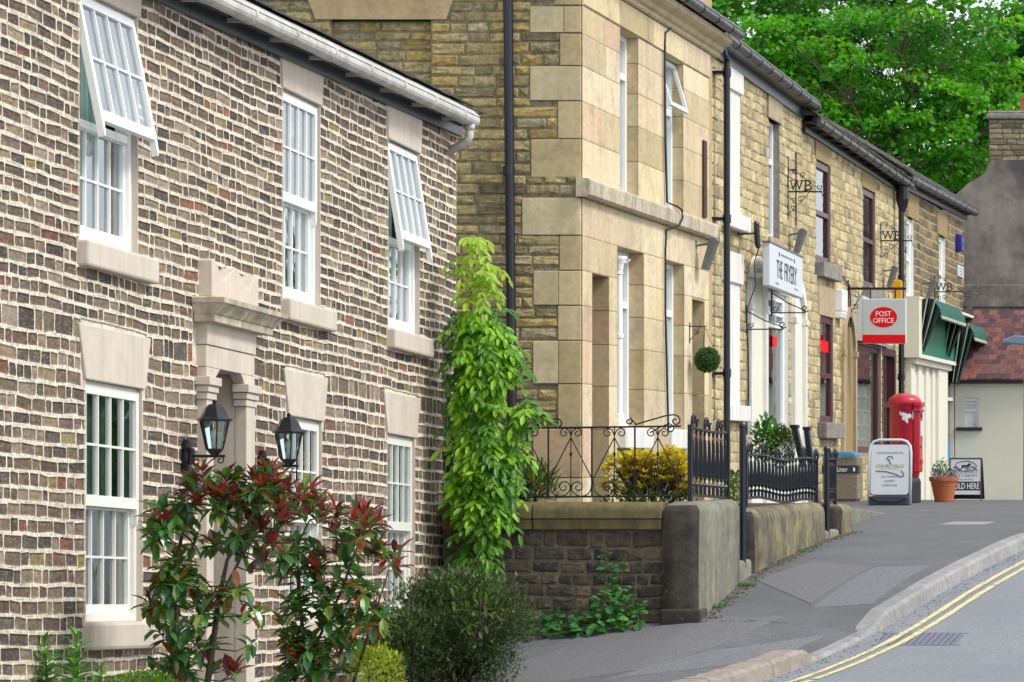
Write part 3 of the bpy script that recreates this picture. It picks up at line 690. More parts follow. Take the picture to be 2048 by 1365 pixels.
mb = MB(); mb.prism(lambda u, v, n: f2(n, v, u), [(-.05, 2.775), (.07, 2.775), (.10, 2.80), (.105, 2.95), (.085, 2.975), (-.05, 2.985)], Y2 - .09, 40.9, hexc('bfae8c')); mb.build('string_course', M['stained'], h2, bevel=.005)
mb = MB(); prf = [(-.05, 5.141), (.03, 5.141), (.05, 5.16), (.055, 5.20), (.09, 5.22), (.11, 5.27), (.17, 5.30), (.21, 5.33), (.215, 5.40), (-.05, 5.42)]
mb.prism(lambda u, v, n: f2(n, v, u), prf, Y2 - .18, 41.25, hexc('b9a886')); mb.build('cornice', M['ashlar'], h2, bevel=.004)
gutter(h2, f2(Y2 - .2, 5.47, .27), f2(41.45, 5.47, .27), .062, M['gutterb'], M['iron'], .9, .5)
casement(h2, f2, *OPN[0], .13, M['white'], tr=(4.35,), rev=False, seed=1)
casement(h2, f2, *OPN[1], .13, M['white'], tr=(4.2,), rev=False, seed=2, open_top=16)
a, b, c, d = OPN[3]; casement(h2, f2, a, b, .34, d, .17, M['white'], tr=(1.75,), mu=((a + b) / 2,), rev=False, seed=3)
a, b, c, d = OPN[4]; casement(h2, f2, a, b, .34, d, .13, M['white'], tr=(1.75,), rev=False, seed=4)
for (a, b, n_) in ((35.74, 37.12, .11), (38.26, 39.34, .08)):
    mb = MB(); mb.box(f2, a, b, .10, .335, -.2, n_); mb.build('sill', M['white_st'], h2, bevel=.012)
mb = MB(); mb.lathe(f2(36.08, .336, -.055), [(.075, 0), (.075, .08), (.06, .10), (.06, .14), (.048, .16), (.046, 1.0), (.056, 1.01), (.056, 1.05), (.044, 1.06), (.04, 1.72), (.05, 1.73), (.045, 1.76), (.06, 1.84), (.085, 1.90), (.085, 1.93)], 14)
for s in (-1, 1): mb.tube(scroll(lambda u, v, n: f2(36.08 + n, .336 + v, u - .055), .07 * s, 1.90, .01, .05, 0, 360 * s), .014, 6)
mb.build('column', M['white'], h2, smooth=False)
for (a, b, c, d) in (OPN[2], OPN[5]):
    mb = MB(); mb.box(f2, a, b, -1.2, d, -.50, -.44); mb.build('door', M['maroon'], h2)
mb = MB(); xx = -9.06
mb.tube([Vector((xx - .03, Y2 - .09, 6.9)), Vector((xx + .035, Y2 - .09, .2)), Vector((xx + .04, Y2 - .09, -1.4))], .052, 12)
for z in (5.6, 3.0, 1.1): mb.tube([Vector((xx + .01 - z * .004, Y2 - .09, z)), Vector((xx + .01 - z * .004, Y2 - .09, z + .1))], .062, 12)
mb.build('downpipe', M['ironb'], h2, smooth=False)
mb = MB(); yy, x_ = 42.06, -8.32
mb.tube([Vector((x_ + .05, yy - .6, 5.36)), Vector((x_ + .02, yy - .3, 5.30)), Vector((x_, yy, 5.2)), Vector((x_, yy, -.7))], .043, 12)
for z in (3.08, 1.05, 5.0): mb.tube([Vector((x_, yy, z)), Vector((x_, yy, z + .11))], .056, 12); mb.box(lambda u, v, n: Vector((x_ - n, yy + u, z + .05 + v)), -.10, .10, -.02, .02, .04, .2)
mb.build('downpipe', M['ironb'], h2)
pts = [(1387, 8), (1360, 38), (1340, 59), (1331, 66), (1330, 90), (1329.7, 152), (1331, 280), (1334, 405), (1339, 414), (1347, 420), (1349, 436), (1342, 452), (1333, 461), (1331, 500), (1331, 620), (1334, 740), (1337, 868)]
mb = MB()
for i, (px, py) in enumerate(pts):
    pass
mb.tube([Vector((-8.27 if not 7 < i < 12 else -8.17, fy(px, -8.27), (CY - py) * fy(px, -8.27) / FL)) for i, (px, py) in enumerate(pts)], .013, 6)
mb.tube([Vector((-8.275, fy(px, -8.27) + .05, (CY - py) * fy(px, -8.27) / FL)) for px, py in pts[4:8]], .009, 5)
mb.build('cable', M['cable'], h2)
mb = MB(); mb.box(f2, fy(1404, XA), fy(1410, XA), 3.03, 4.0, .002, .03); mb.build('iron_strap', M['rust'], h2)
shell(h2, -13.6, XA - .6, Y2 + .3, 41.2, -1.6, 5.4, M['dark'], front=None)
mb = MB(); mb.add([Vector(p) for p in ((XA + .2, Y2 - .2, 5.52), (XA + .2, 41.4, 5.52), (-11, 41.4, 7.7), (-11, Y2 + 2.6, 7.7), (-14, Y2 - .2, 5.52), (-14, 41.4, 5.52))], [(0, 1, 2, 3), (0, 3, 4), (4, 3, 2, 5), (1, 5, 2)]); mb.build('roof', M['slate'], h2)

# ------------------------------------------------------------------ row houses
XR = -8.5; fr_ = FX(XR)
def wz(py, Y): return (CY - py) * Y / FL
ROW = [hexc(x) for x in ('bdae86', 'b3a37c', 'c2b28a', 'c8b88e', 'aa9b76', 'b8a67a', 'c4b287')]
palr = lambda r: r.choice(ROW)
ROWD = [hexc(x) for x in ('6f6044', '7d6d4e', '65583f', '857455', '8d7a55', '5b4f3a')]
pald = lambda r: r.choice(ROWD)
def arch_pts(u0, u1, v0, vs, k=14):    # outline of a round-headed opening, from foot to foot
    c = (u0 + u1) / 2; r = (u1 - u0) / 2
    return [(u0, v0)] + [(c - r * math.cos(math.pi * i / k), vs + r * 1.15 * math.sin(math.pi * i / k)) for i in range(k + 1)] + [(u1, v0)]
def arch_door(parent, fr, u0, u1, v0, vs, t, m_trim, m_panel, proud=.07):
    o = arch_pts(u0, u1, v0, vs); i_ = arch_pts(u0 + t, u1 - t, v0, vs)
    mb = MB(); A0 = [fr(u, v, -.02) for u, v in o]; A1 = [fr(u, v, proud) for u, v in o]; B1 = [fr(u, v, proud) for u, v in i_]; B0 = [fr(u, v, -.02) for u, v in i_]
    mb.loft(A0, A1); mb.loft(A1, B1); mb.loft(B1, B0)
    for (a, b) in ((u0, u0 + t), (u1 - t, u1)): mb.box(fr, a - .012, b + .012, vs - .04, vs + .05, -.02, proud + .02)
    tr = mb.build('arch_surround', m_trim, parent)
    mb = MB(); mb.prism(fr, i_, -.02, .012); mb.build('panel', m_panel, tr)
    return tr
def in_arch(u0, u1, vs):
    c = (u0 + u1) / 2; r = (u1 - u0) / 2
    return lambda u, v: u0 < u < u1 and (v < vs or ((u - c) / r) ** 2 + ((v - vs) / (r * 1.15)) ** 2 < 1)
def row_wall(parent, y0, y1, top, holes, pal, mort, seed, skip=None, gap=.011, lens=(.18, .44), hts=(.115, .165), depth=.008):
    rng = random.Random(seed); mb = MB()
    stone_wall(mb, fr_, y0, y1, courses(-1.1, top, *hts, rng), holes, lens, gap, depth, .010, pal, mort, rng, rough=.006, skip=skip, wave=lambda u, v: .008 * math.sin(u * 1.7 + v), odd=(.15, lambda r: (lambda k, p: (p[0] * k, p[1] * k, p[2] * k))(r.choice([.6, .75, 1.15]), pal(r))))
    backing(mb, fr_, y0, y1, -1.1, top, holes, -.004, mort)
    return mb.build('wall', M['stone3'], parent, fix=False)
# fish shop house
h3 = thing('chip_shop_house', (-8.5, 45, -.8), 'pale stone row house with two round-arched doorways and a white shop box sign', 'house')
Hs = [(42.7, 43.8, .49, 2.77), (42.7, 43.8, 3.08, 5.25), (46.0, 46.86, 3.18, 4.88), (45.95, 47.6, .36, 2.40)]
lin = [(45.85, 47.0, 4.88, 5.22), (45.9, 47.0, 3.0, 3.18), (45.7, 47.7, -1.1, .36)]
a1, a2 = (44.35, 45.62, 2.10), (47.78, 48.85, 2.05)
i1, i2 = in_arch(*a1), in_arch(*a2)
row_wall(h3, 41.0, 48.75, 5.25, Hs + lin, palr, hexc('8d7f5c'), 31, skip=lambda u, v: i1(u, v) or i2(u, v))
for (v0, v1, v2, v3) in ((3.08, 3.29, 4.96, 5.25), (.49, .70, 2.36, 2.77)):
    mb = MB(); mb.box(fr_, 42.7, 43.8, v1, v2, -.1, .015); pn = mb.build('blind_panel', M['white_st'], h3)
    mb = MB(); mb.box(fr_, 42.6, 43.9, v2, v3, -.1, .05); mb.build('lintel', M['white_st'], pn, bevel=.008)
    mb = MB(); mb.box(fr_, 42.55, 44.05, v0, v1, -.1, .12); mb.build('sill', M['white_st'], pn, bevel=.012)
mb = MB(); mb.box(fr_, 45.88, 46.98, 4.88, 5.24, -.1, .03); mb.build('lintel', M['tanl'], h3, bevel=.008)
mb = MB(); mb.box(fr_, 45.95, 46.95, 3.0, 3.18, -.1, .04); mb.build('sill', M['tanl'], h3, bevel=.01)
casement(h3, fr_, *Hs[2], .09, M['white'], tr=(4.3,), rev=M['greysill'], seed=7, glass='glass_d')
arch_door(h3, fr_, a1[0], a1[1], -1.0, a1[2], .15, M['white_st'], M['crm_wall']); arch_door(h3, fr_, a2[0], a2[1], -1.0, a2[2], .15, M['white_st'], M['crm_wall'])
a, b, c, d = Hs[3]; sw = casement(h3, fr_, a, b, c, d, .06, M['white'], tr=(1.93,), rev=M['white_st'], curtain=None, glass='glass_d', ft=.12)
mb = MB(); mb.box(fr_, a + .1, b - .1, 2.07, 2.11, -.11, -.05); mb.box(fr_, (a + b) / 2 - .03, (a + b) / 2 + .03, 1.98, 2.3, -.112, -.048)
mb.build('transom_bar', M['white'], sw)
mb = MB(); mb.box(fr_, a - .25, b + .1, -1.0, c - .02, -.1, .01); mb.box(fr_, a - .02, b + .02, c - .06, c, -.1, .08); mb.build('stall_riser', M['white_st'], h3)
mb = MB(); wavy(mb, fr_, a, b, c, 1.9, -.35, .04, .5, seed=3); mb.build('curtain', M['net'], sw, fix=False)
mb = MB(); mb.box(fr_, 46.75, 47.1, 1.62, 1.77, -.085, -.080); mb.build('sticker', M['redsign'], sw)
mb = MB(); mb.tube([fr_(u, wz(py, u), .03) for u, py in ((44.15, 610), (44.3, 700), (44.33, 800), (44.2, 840), (44.22, 870))], .012, 5); mb.build('cable', M['cable'], h3)
e3 = lambda u, v, n: Vector((XR + n, u, v - .018 * (u - 43)))
mb = MB(); mb.box(e3, 41.3, 48.75, 5.25, 5.40, .0, .05); mb.box(e3, 41.3, 48.75, 5.40, 5.42, .0, .2); mb.build('fascia', M['fascia'], h3)
gutter(h3, e3(41.5, 5.49, .2), e3(48.95, 5.47, .2), .068, M['gutterb'], M['iron'], .78, .3, w=.035)
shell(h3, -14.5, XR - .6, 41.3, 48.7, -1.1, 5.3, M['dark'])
mb = MB(); mb.add([Vector(p) for p in ((XR + .2, 41.2, 5.55), (XR + .2, 48.9, 5.43), (-11.5, 48.9, 6.9), (-11.5, 41.2, 6.9), (-14.6, 41.2, 5.4), (-14.6, 48.9, 5.4))], [(0, 1, 2, 3), (3, 2, 5, 4), (0, 3, 4), (1, 5, 2)]); mb.build('roof', M['slatem'], h3)
# post office house
h4 = thing('post_office_house', (-8.5, 54, -.8), 'stone row house with maroon window frames and door, red sign hanging outside', 'house')
H4 = [(50.0, 51.37, 3.07, 4.66), (54.73, 56.1, 2.93, 4.62), (50.37, 51.62, .55, 2.24), (54.07, 56.8, .08, 1.93), (56.9, 58.5, -1.1, 1.96)]
lin = [(49.85, 51.1, 4.66, 4.97), (54.6, 56.0, 4.62, 4.95), (50.2, 52.1, 2.24, 2.72), (50.1, 51.8, .28, .55), (49.9, 51.6, 2.82, 3.07), (54, 56.9, 1.95, 2.75)]
a3 = (52.4, 53.75, 1.72); i3 = in_arch(*a3)
row_wall(h4, 48.75, 59.7, 4.95, H4 + lin, palr, hexc('a3946a'), 41, skip=i3, gap=.012)
for (a, b, v0, v1, m_) in ((49.9, 51.2, 4.66, 4.96, 'tan'), (54.6, 56.1, 4.62, 4.94, 'tan'), (50.2, 52.05, 2.24, 2.72, 'tanl')):
    mb = MB(); mb.box(fr_, a, b, v0, v1, -.1, .02); mb.build('lintel', M[m_], h4, bevel=.008)
for (a, b, v0, v1) in ((50.25, 52.0, .30, .55), (50.05, 51.75, 2.83, 3.07), (54.6, 56.3, 2.72, 2.93)):
    mb = MB(); mb.box(fr_, a, b, v0, v1, -.1, .13); mb.build('sill', M['greysill'], h4, bevel=.012)
casement(h4, fr_, *H4[0], .02, M['maroon'], tr=(3.85,), seed=8, ft=.11, glass='glass_d'); casement(h4, fr_, *H4[1], .02, M['maroon'], tr=(3.75,), seed=9, ft=.11, glass='glass_d')
wn = casement(h4, fr_, *H4[2], .02, M['maroon'], tr=(1.3,), seed=10, ft=.11, glass='glass_d')
mb = MB(); mb.box(fr_, 50.46, 51.5, 1.68, 1.86, -.055, -.052); mb.build('sticker', M['redsign'], wn)
arch_door(h4, fr_, a3[0], a3[1], -1.0, a3[2], .14, M['tanl'], M['tan'], .06)
a, b, c, d = H4[3]; wn = casement(h4, fr_, a, b, c, d, .05, M['maroon'], tr=(), seed=12, ft=.1, curtain=None, glass='glass_d')
mb = MB(); mb.box(fr_, a + .1, b - .1, 1.33, 1.39, -.15, -.1); mb.build('transom_bar', M['dark'], wn)
mb = MB(); a, b, c, d = H4[4]
mb.box(fr_, a, a + .16, -.9, d, -.14, .02); mb.box(fr_, b - .16, b, -.9, d, -.14, .02); mb.box(fr_, a + .16, b - .16, d - .14, d, -.14, .015); mb.box(fr_, a + .16, b - .16, -.9, 0, -.12, -.05)
mb.box(fr_, a + .16, b - .16, .9, 1.0, -.12, -.05); mb.box(fr_, (a + b) / 2 - .06, (a + b) / 2 + .06, 0, 1.82, -.12, -.045)
dr = mb.build('door', M['maroon'], h4, bevel=.006); mb = MB(); mb.rect(fr_, a + .15, b - .15, 0, 1.85, -.1); mb.build('pane', M['glass_d'], dr, fix=False)
mb = MB(); mb.box(fr_, b - .3, b - .26, .1, .4, -.045, .02); mb.build('handle', M['greym'], dr)
mb = MB(); mb.box(fr_, 54.0, 57.4, 1.97, 2.0, 0, .1); mb.box(fr_, 54.0, 57.4, 2.0, 2.72, 0, .12); fsn = mb.build('fascia_sign', M['signw'], h4)
mb = MB(); text(mb, lambda u, v, n: fr_(55.7 + v, 2.36 - u, n), 'o', 0, 0, 1.7, .121, width=.50); mb.build('emblem', M['redsign'], fsn)
mb = MB(); mb.tube([fr_(u, wz(py, u), .03) for u, py in ((51.5, 533), (52.0, 545), (52.6, 558), (53.1, 572), (53.2, 600), (53.2, 655))], .013, 5); mb.build('cable', M['cable'], h4)
mb = MB(); mb.box(fr_, 51.75, 52.25, 2.36, 2.72, 0, .14); mb.prism(lambda u, v, n: fr_(51.75 + n, v, u), [(0, 2.36), (.14, 2.36), (.11, 2.25), (0, 2.25)], .0, .5); mb.build('alarm_box', M['white'], h4, bevel=.02)
e4 = lambda u, v, n: Vector((XR + n, u, v - .010 * (u - 49)))
mb = MB(); mb.box(e4, 48.75, 59.7, 4.96, 5.10, .0, .06); mb.box(e4, 48.75, 59.7, 5.10, 5.12, .0, .22); mb.build('fascia', M['iron'], h4)
gutter(h4, e4(48.8, 5.13, .22), e4(59.0, 5.10, .22), .07, M['gutterb'], M['iron'], .85, .3)
mb = MB(); yy = fy(1803, -8.36)
mb.tube([Vector((-8.28, yy - .1, 5.02)), Vector((-8.36, yy, 4.8)), Vector((-8.36, yy, .9)), Vector((-8.36, yy, -.8))], .052, 10)
mb.lathe((-8.34, yy, 4.72), [(.05, -.25), (.07, -.2), (.12, -.02), (.12, .2), (.13, .22)], 10)
for z in (3.2, 1.4): mb.tube([Vector((-8.36, yy, z)), Vector((-8.36, yy, z + .12))], .066, 10)
mb.build('downpipe', M['ironb'], h4)
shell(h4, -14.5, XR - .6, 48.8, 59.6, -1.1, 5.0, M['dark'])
def slate_roof(parent, ef, y0, y1, v, n0, k, seed):
    rng = random.Random(seed); mb = MB()
    for r_ in range(14):
        y = y0 - rng.uniform(0, .2)
        while y < y1:
            y2_ = y + rng.uniform(.22, .42); t0 = r_ * .19; dn = rng.uniform(0, .03); h_ = rng.uniform(.012, .03)
            q = lambda u, t, e: ef(u, v + t * k + e, n0 - t)
            mb.add([q(y, t0 - dn, 0), q(y2_ - .01, t0 - dn, 0), q(y2_ - .01, t0 + .26, .02), q(y, t0 + .26, .02), q(y, t0 - dn, h_), q(y2_ - .01, t0 - dn, h_), q(y2_ - .01, t0 + .26, .02 + h_), q(y, t0 + .26, .02 + h_)],
                   [(0, 1, 2, 3), (4, 5, 6, 7), (0, 1, 5, 4), (1, 2, 6, 5), (0, 3, 7, 4)]); y = y2_
    q = lambda u, t: ef(u, v + t * k - .01, n0 - t)
    mb.loft([q(y0, 0), q(y0, 3.2)], [q(y1, 0), q(y1, 3.2)]); b = q(y0, 3.2); e = q(y1, 3.2)
    mb.add([b, e, e + Vector((-3.2, 0, -1.9)), b + Vector((-3.2, 0, -1.9))], [(0, 1, 2, 3)]); mb.add([q(y0, 0), b, b + Vector((-3.2, 0, -1.9))], [(0, 1, 2)]); mb.add([q(y1, 0), e, e + Vector((-3.2, 0, -1.9))], [(0, 1, 2)])
    return mb.build('roof', M['slatem'], parent, fix=False)
slate_roof(h4, e4, 48.6, 59.6, 5.20, .26, .60, 3)
# last house with the green blinds
h5 = thing('corner_shop_house', (-8.5, 64, -.8), 'farthest row house of dark stone, green blinds over its cream shopfront', 'house')
H5 = [(59.95, 60.95, 2.98, 4.53), (64.6, 65.6, 3.05, 4.5), (59.75, 68.6, -1.1, 2.95)]
lin = [(60.1, 61.7, 4.53, 4.97), (64.3, 65.8, 4.5, 4.95)]
row_wall(h5, 59.7, 68.7, 5.02, H5 + lin, pald, hexc('a59671'), 51, gap=.03, lens=(.3, .7), hts=(.13, .18))
for (a, b, v0, v1) in ((60.1, 61.6, 4.53, 4.97), (64.3, 65.8, 4.5, 4.95)):
    mb = MB(); mb.box(fr_, a, b, v0, v1, -.1, .02); mb.build('lintel', M['tan'], h5, bevel=.008)
casement(h5, fr_, *H5[0], .06, M['white'], tr=(3.75,), seed=13, ft=.11, rev=M['white_st']); casement(h5, fr_, *H5[1], .06, M['white'], tr=(3.75,), seed=14, ft=.11, rev=M['white_st'])
e5 = lambda u, v, n: Vector((XR + n, u, v + .012 * (u - 60)))
mb = MB(); mb.box(e5, 59.7, 68.8, 5.0, 5.12, .0, .06); mb.box(e5, 59.7, 68.8, 5.12, 5.14, .0, .2); mb.build('fascia', M['fascia'], h5)
gutter(h5, e5(59.0, 5.16, .22), e5(69.0, 5.16, .22), .068, M['greym'], M['gutterb'], .95, .3)
slate_roof(h5, e5, 58.7, 68.9, 5.23, .26, .60, 4)
shell(h5, -14.5, XR - .6, 59.8, 68.7, -1.1, 5.1, M['dark'])
mb = MB(); f5 = FX(-8.4)    # shopfront
mb.box(f5, 59.75, 68.6, 1.75, 1.86, -.1, .12)
for (a, b, m_) in ((59.75, 60.2, 0), (60.75, 61.2, 0), (61.8, 62.2, 0), (62.75, 63.1, 0), (63.3, 64.7, .04), (66.0, 66.5, 0), (67.7, 68.6, .02)): mb.box(f5, a, b, -1.0, 1.75, -.1, .03 + m_)
mb.box(f5, 60.2, 63.3, -1.0, 1.75, -.1, -.02); mb.box(f5, 64.7, 67.7, -1.0, -.2, -.1, .02); mb.box(f5, 64.7, 67.7, 1.15, 1.22, -.1, .02)
sf = mb.build('shopfront', M['crm_wall'], h5, bevel=.01)
mb = MB(); mb.rect(f5, 64.7, 67.7, -.2, 1.75, -.05); mb.build('pane', M['glass_d'], sf, fix=False)
mb = MB(); mb.box(f5, 65.0, 65.9, -.05, .3, -.045, -.04); mb.box(f5, 65.0, 65.9, .33, .36, -.045, -.04); mb.build('notice', M['cyan'], sf)
mb = MB(); mb.box(f5, 59.6, 68.55, 2.95, 3.0, -.1, .2); mb.box(f5, 59.6, 60.0, 1.86, 2.95, -.1, .19); mb.box(f5, 60.0, 66.0, 1.86, 1.93, -.1, .2); mb.build('sign_box', M['crm_wall'], sf)
mb = MB(); mb.box(f5, 60.0, 65.9, 1.93, 2.95, -.1, .17); mb.build('sign_panel', M['grnp'], sf)
# retractable blinds
def blind_(name, y0, y1, zt, zb, xo, seed, label):
    rng = random.Random(seed); t = thing(name, (-8.3, (y0 + y1) / 2, zt), label, 'awning', 'green shop blinds')
    xw = -8.30; k = 26; mb = MB(); rows = []
    prof = [(xw - .02, zt), (xw + xo * .45, zt + .03), (xw + xo * .75, zt - .03), (xw + xo, zt - .22)]
    for i in range(k + 1):
        y = y0 + (y1 - y0) * i / k
        rows.append([Vector((x + rng.uniform(-.008, .008), y, z + .02 * math.sin(i * .8) * j)) for j, (x, z) in enumerate(prof)] + [Vector((xw + xo + .012, y, zt - .30 - .05 * abs(math.sin(math.pi * i / 2))))])
    for A, B in zip(rows, rows[1:]): mb.loft(A, B)
    mb.build('canopy', M['grn'], t, fix=False, smooth=True)
    mb = MB()
    for i in range(k): a, b = rows[i][-1], rows[i + 1][-1]; mb.tube([a, b], .016, 5)
    mb.build('valance_trim', M['cstripe'], t)
    for y in (y0, y1):
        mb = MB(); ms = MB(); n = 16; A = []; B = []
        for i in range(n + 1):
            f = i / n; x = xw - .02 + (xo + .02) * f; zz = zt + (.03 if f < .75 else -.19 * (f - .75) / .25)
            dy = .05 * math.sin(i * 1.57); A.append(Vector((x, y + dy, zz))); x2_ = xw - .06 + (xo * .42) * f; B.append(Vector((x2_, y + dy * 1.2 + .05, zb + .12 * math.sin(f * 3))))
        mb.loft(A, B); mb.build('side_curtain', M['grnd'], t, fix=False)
        for i in (5, 7, 9, 12): ms.loft([A[i] + Vector((.004, -.02, 0)), A[i] + Vector((.03, -.02, 0))], [B[i] + Vector((.004, -.02, 0)), B[i] + Vector((.022, -.02, 0))])
        ms.build('stripe', M['cstripe'], t, fix=False)
blind_('shop_blind', 60.0, 63.7, 2.95, 1.95, .44, 1, 'green shop blind over the sign panel, nearer and wider of the two')
blind_('shop_blind', 65.0, 68.4, 2.72, 1.42, .46, 2, 'smaller green shop blind at the far corner of the row, hanging lower')

# ------------------------------------------------------------------ buildings at the end of the street
GL = lambda u, v, n: Vector((u, v, n))
YC = 66.0; fc = FY(YC)
h6 = thing('cream_house', (-5, YC, -.9), 'low cream rendered house with red tiled roof and a louvred white window', 'house')
xc = lambda px: fx(px, YC); zc_ = lambda py: fz(py, YC)
wl = (xc(1918), xc(1957), zc_(855), zc_(796))
mb = MB(); backing(mb, fc, -8.35, -1.5, -1.6, zc_(766), [wl], 0, (1, 1, 1)); mb.box(GL, -8.35, -1.5, YC + 5, YC + 5.2, -1.6, zc_(766)); mb.box(GL, -1.7, -1.5, YC + .01, YC + 5, -1.6, zc_(766)); mb.box(GL, -8.35, -8.15, YC + .01, YC + 5, -1.6, zc_(766)); mb.build('wall', M['crm_wall'], h6, fix=False)
mb = MB(); a, b, c, d = wl; mb.box(fc, a, b, c, d, -.12, -.08); mb.box(fc, b - .05, b, c, d, -.08, -.03); mb.box(fc, a, b - .05, (c + d) / 2 + .02, (c + d) / 2 + .08, -.08, -.03); mb.box(fc, a, b, d - .05, d, -.0795, -.029)
w6 = mb.build('window', M['white'], h6)
for i in range(3):
    mb = MB(); v = (c + d) / 2 + .13 + i * .07; mb.prism(lambda u, v_, n: fc(a + n, v + v_, u), [(-.075, 0), (-.03, -.035), (-.028, -.025), (-.075, .012)], 0, b - a - .05); mb.build('louvre', M['white'], w6)
mb = MB(); mb.box(fc, a - .05, b + .08, c - .07, c, -.12, .05); mb.build('sill', M['ink'], h6)
mb = MB(); mb.box(fc, -8.4, -1.3, zc_(768), zc_(758), -.05, .15); mb.build('fascia', M['ink'], h6)
mb = MB(); rng = random.Random(9); TL = [hexc(x) for x in ('5b3a39', '684340', '70443c', '50373a', '7a4e45', '463236', '664a48')]
nrow = 15; z0, z1 = zc_(758), zc_(612); dep = 2.4
for r_ in range(nrow):
    v = z0 + (z1 - z0) * r_ / nrow; dv = (z1 - z0) / nrow; n = .2 - dep * r_ / nrow; dn = dep / nrow; x = -8.9 + (.08 if r_ % 2 else 0)
    while x < -1.3:
        c = rng.choice(TL); dz = rng.uniform(-.004, .012)
        mb.add([fc(x, v + dz, n), fc(x + .165, v + dz, n), fc(x + .165, v + dv + .012, n - dn), fc(x, v + dv + .012, n - dn), fc(x, v - .035 + dz, n), fc(x + .165, v - .035 + dz, n)], [(0, 1, 2, 3), (0, 4, 5, 1)], c); x += .17
mb.loft([fc(-8.9, z0 - .03, .1), fc(-8.9, z1, -dep)], [fc(-1.3, z0 - .03, .1), fc(-1.3, z1, -dep)], TL[0]); mb.loft([fc(-8.9, z1, -dep), fc(-8.9, z0 - .2, -5.2)], [fc(-1.3, z1, -dep), fc(-1.3, z0 - .2, -5.2)], TL[0])
mb.build('roof', M['tile'], h6, fix=False)
# tall sooty gable with chimney
YG = 78.0; fg = FY(YG); xg = lambda px: fx(px, YG); zg = lambda py: fz(py, YG)
h7 = thing('gable_house', (-8, YG, -1.2), 'sooty grey rendered gable end with a stone chimney stack at the end of the street', 'house')
mb = MB(); mb.prism(fg, [(xg(1900), -1.4), (xg(2330), -1.4), (xg(2330), zg(320)), (xg(1982), zg(320)), (xg(1974), zg(338)), (xg(1966), zg(350)), (xg(1940), zg(365)), (xg(1915), zg(386)), (xg(1885), zg(420)), (xg(1885), -1.4)], -6, 0); mb.build('gable_wall', M['render'], h7)
mb = MB(); mb.box(fg, xg(1900), xg(2330), zg(615), zg(570), -.02, .05); mb.build('string_course', M['render'], h7, bevel=.02)
mb = MB(); rng = random.Random(3); x0_, x1_, zb_, zt_ = xg(1977), xg(2110), zg(322), zg(238)
stone_wall(mb, FY(YG + .1), x0_, x1_, courses(zb_, zt_, .12, .15, rng), [], (.25, .5), .02, .012, .008, lambda r: r.choice([hexc('8a8066'), hexc('9d9174'), hexc('75694f'), hexc('a89a78')]), hexc('5c5443'), rng, rough=.01)
mb.box(GL, x0_, x1_, YG + .105, YG + 1, zb_ - .1, zt_, (.25, .22, .16)); ch = mb.build('chimney', M['stone3'], h7, fix=False)
mb = MB(); mb.box(FY(YG), x0_ - .06, x1_ + .06, zt_, zt_ + .13, -1.1, .0); mb.box(FY(YG), x0_ - .02, x1_ + .02, zt_ + .13, zt_ + .2, -1.05, -.05); mb.build('chimney_cap', M['greysill'], ch, bevel=.03)
mb = MB(); mb.lathe((xg(2046) , YG + .5, zt_ + .2), [(.13, 0), (.11, .3), (.13, .32), (.13, .38), (.1, .38)], 12); mb.build('chimney_pot', M['terra'], ch)
# street lamp at the right edge
t = thing('street_lamp', (fx(2053, 58), 58, -.85), 'blue grey street lamp with flat arm at the right edge of the view', 'street lamp')
b = Vector(t.location); mb = MB(); mb.tube([b, b + Vector((0, 0, 3.15))], [.06, .045], 10); mb.build('pole', M['bluepole'], t, smooth=False)
mb = MB(); zl = fz(684, 58); mb.prism(lambda u, v, n: Vector((u, 58 - n, v)), [(fx(2004, 58), zl - .02), (fx(2058, 58), zl - .07), (fx(2058, 58), zl + .10), (fx(2030, 58), zl + .11), (fx(2006, 58), zl + .03)], -.12, .12); mb.build('lamp_head', M['bluepole'], t, bevel=.02)

# ------------------------------------------------------------------ signs and brackets on the fronts
t = thing('shop_sign', (-8.5, 45.4, 2.66), 'white box sign lettered THE FRYERY over the shop window', 'sign')
xs = -8.14; fS = lambda u, v, n: Vector((xs + n, u, v - .02 * (u - 44.2)))
mb = MB(); mb.box(fS, 44.15, 46.75, 2.37, 2.97, -.10, 0); mb.box(fS, 44.4, 44.46, 2.5, 2.56, -.36, -.1); mb.box(fS, 46.4, 46.46, 2.5, 2.56, -.36, -.1); sb = mb.build('sign_box', M['signw'], t, bevel=.012)
mb = MB(); mb.box(fS, 44.12, 46.78, 2.965, 2.985, -.11, .012); mb.build('edge_trim', M['greym'], t)
mb = MB()
for ch_, u in (('THE', 44.88), ('FRYERY', 45.76)): text(mb, fS, ch_, u, 2.645, .25, .001, width=.44 if ch_ == 'THE' else .98)
mb.build('lettering', M['ink'], t)
mb = MB(); text(mb, fS, 'traditional fish and chips', 45.45, 2.86, .045, .001, width=.95); text(mb, fS, '- eat in -', 44.7, 2.44, .035, .001, width=.32); text(mb, fS, '- take away -', 46.2, 2.46, .035, .001, width=.34); mb.build('small_lettering', M['inkg'], t)
mb = MB()
for u in (44.86, 46.06): mb.prism(fS, [(u, 2.82), (u + .035, 2.855), (u + .03, 2.885), (u + .012, 2.888), (u, 2.875), (u - .012, 2.888), (u - .03, 2.885), (u - .035, 2.855)], .001, .004); 
hearts = mb; mb.build('heart_mark', M['ink'], t)
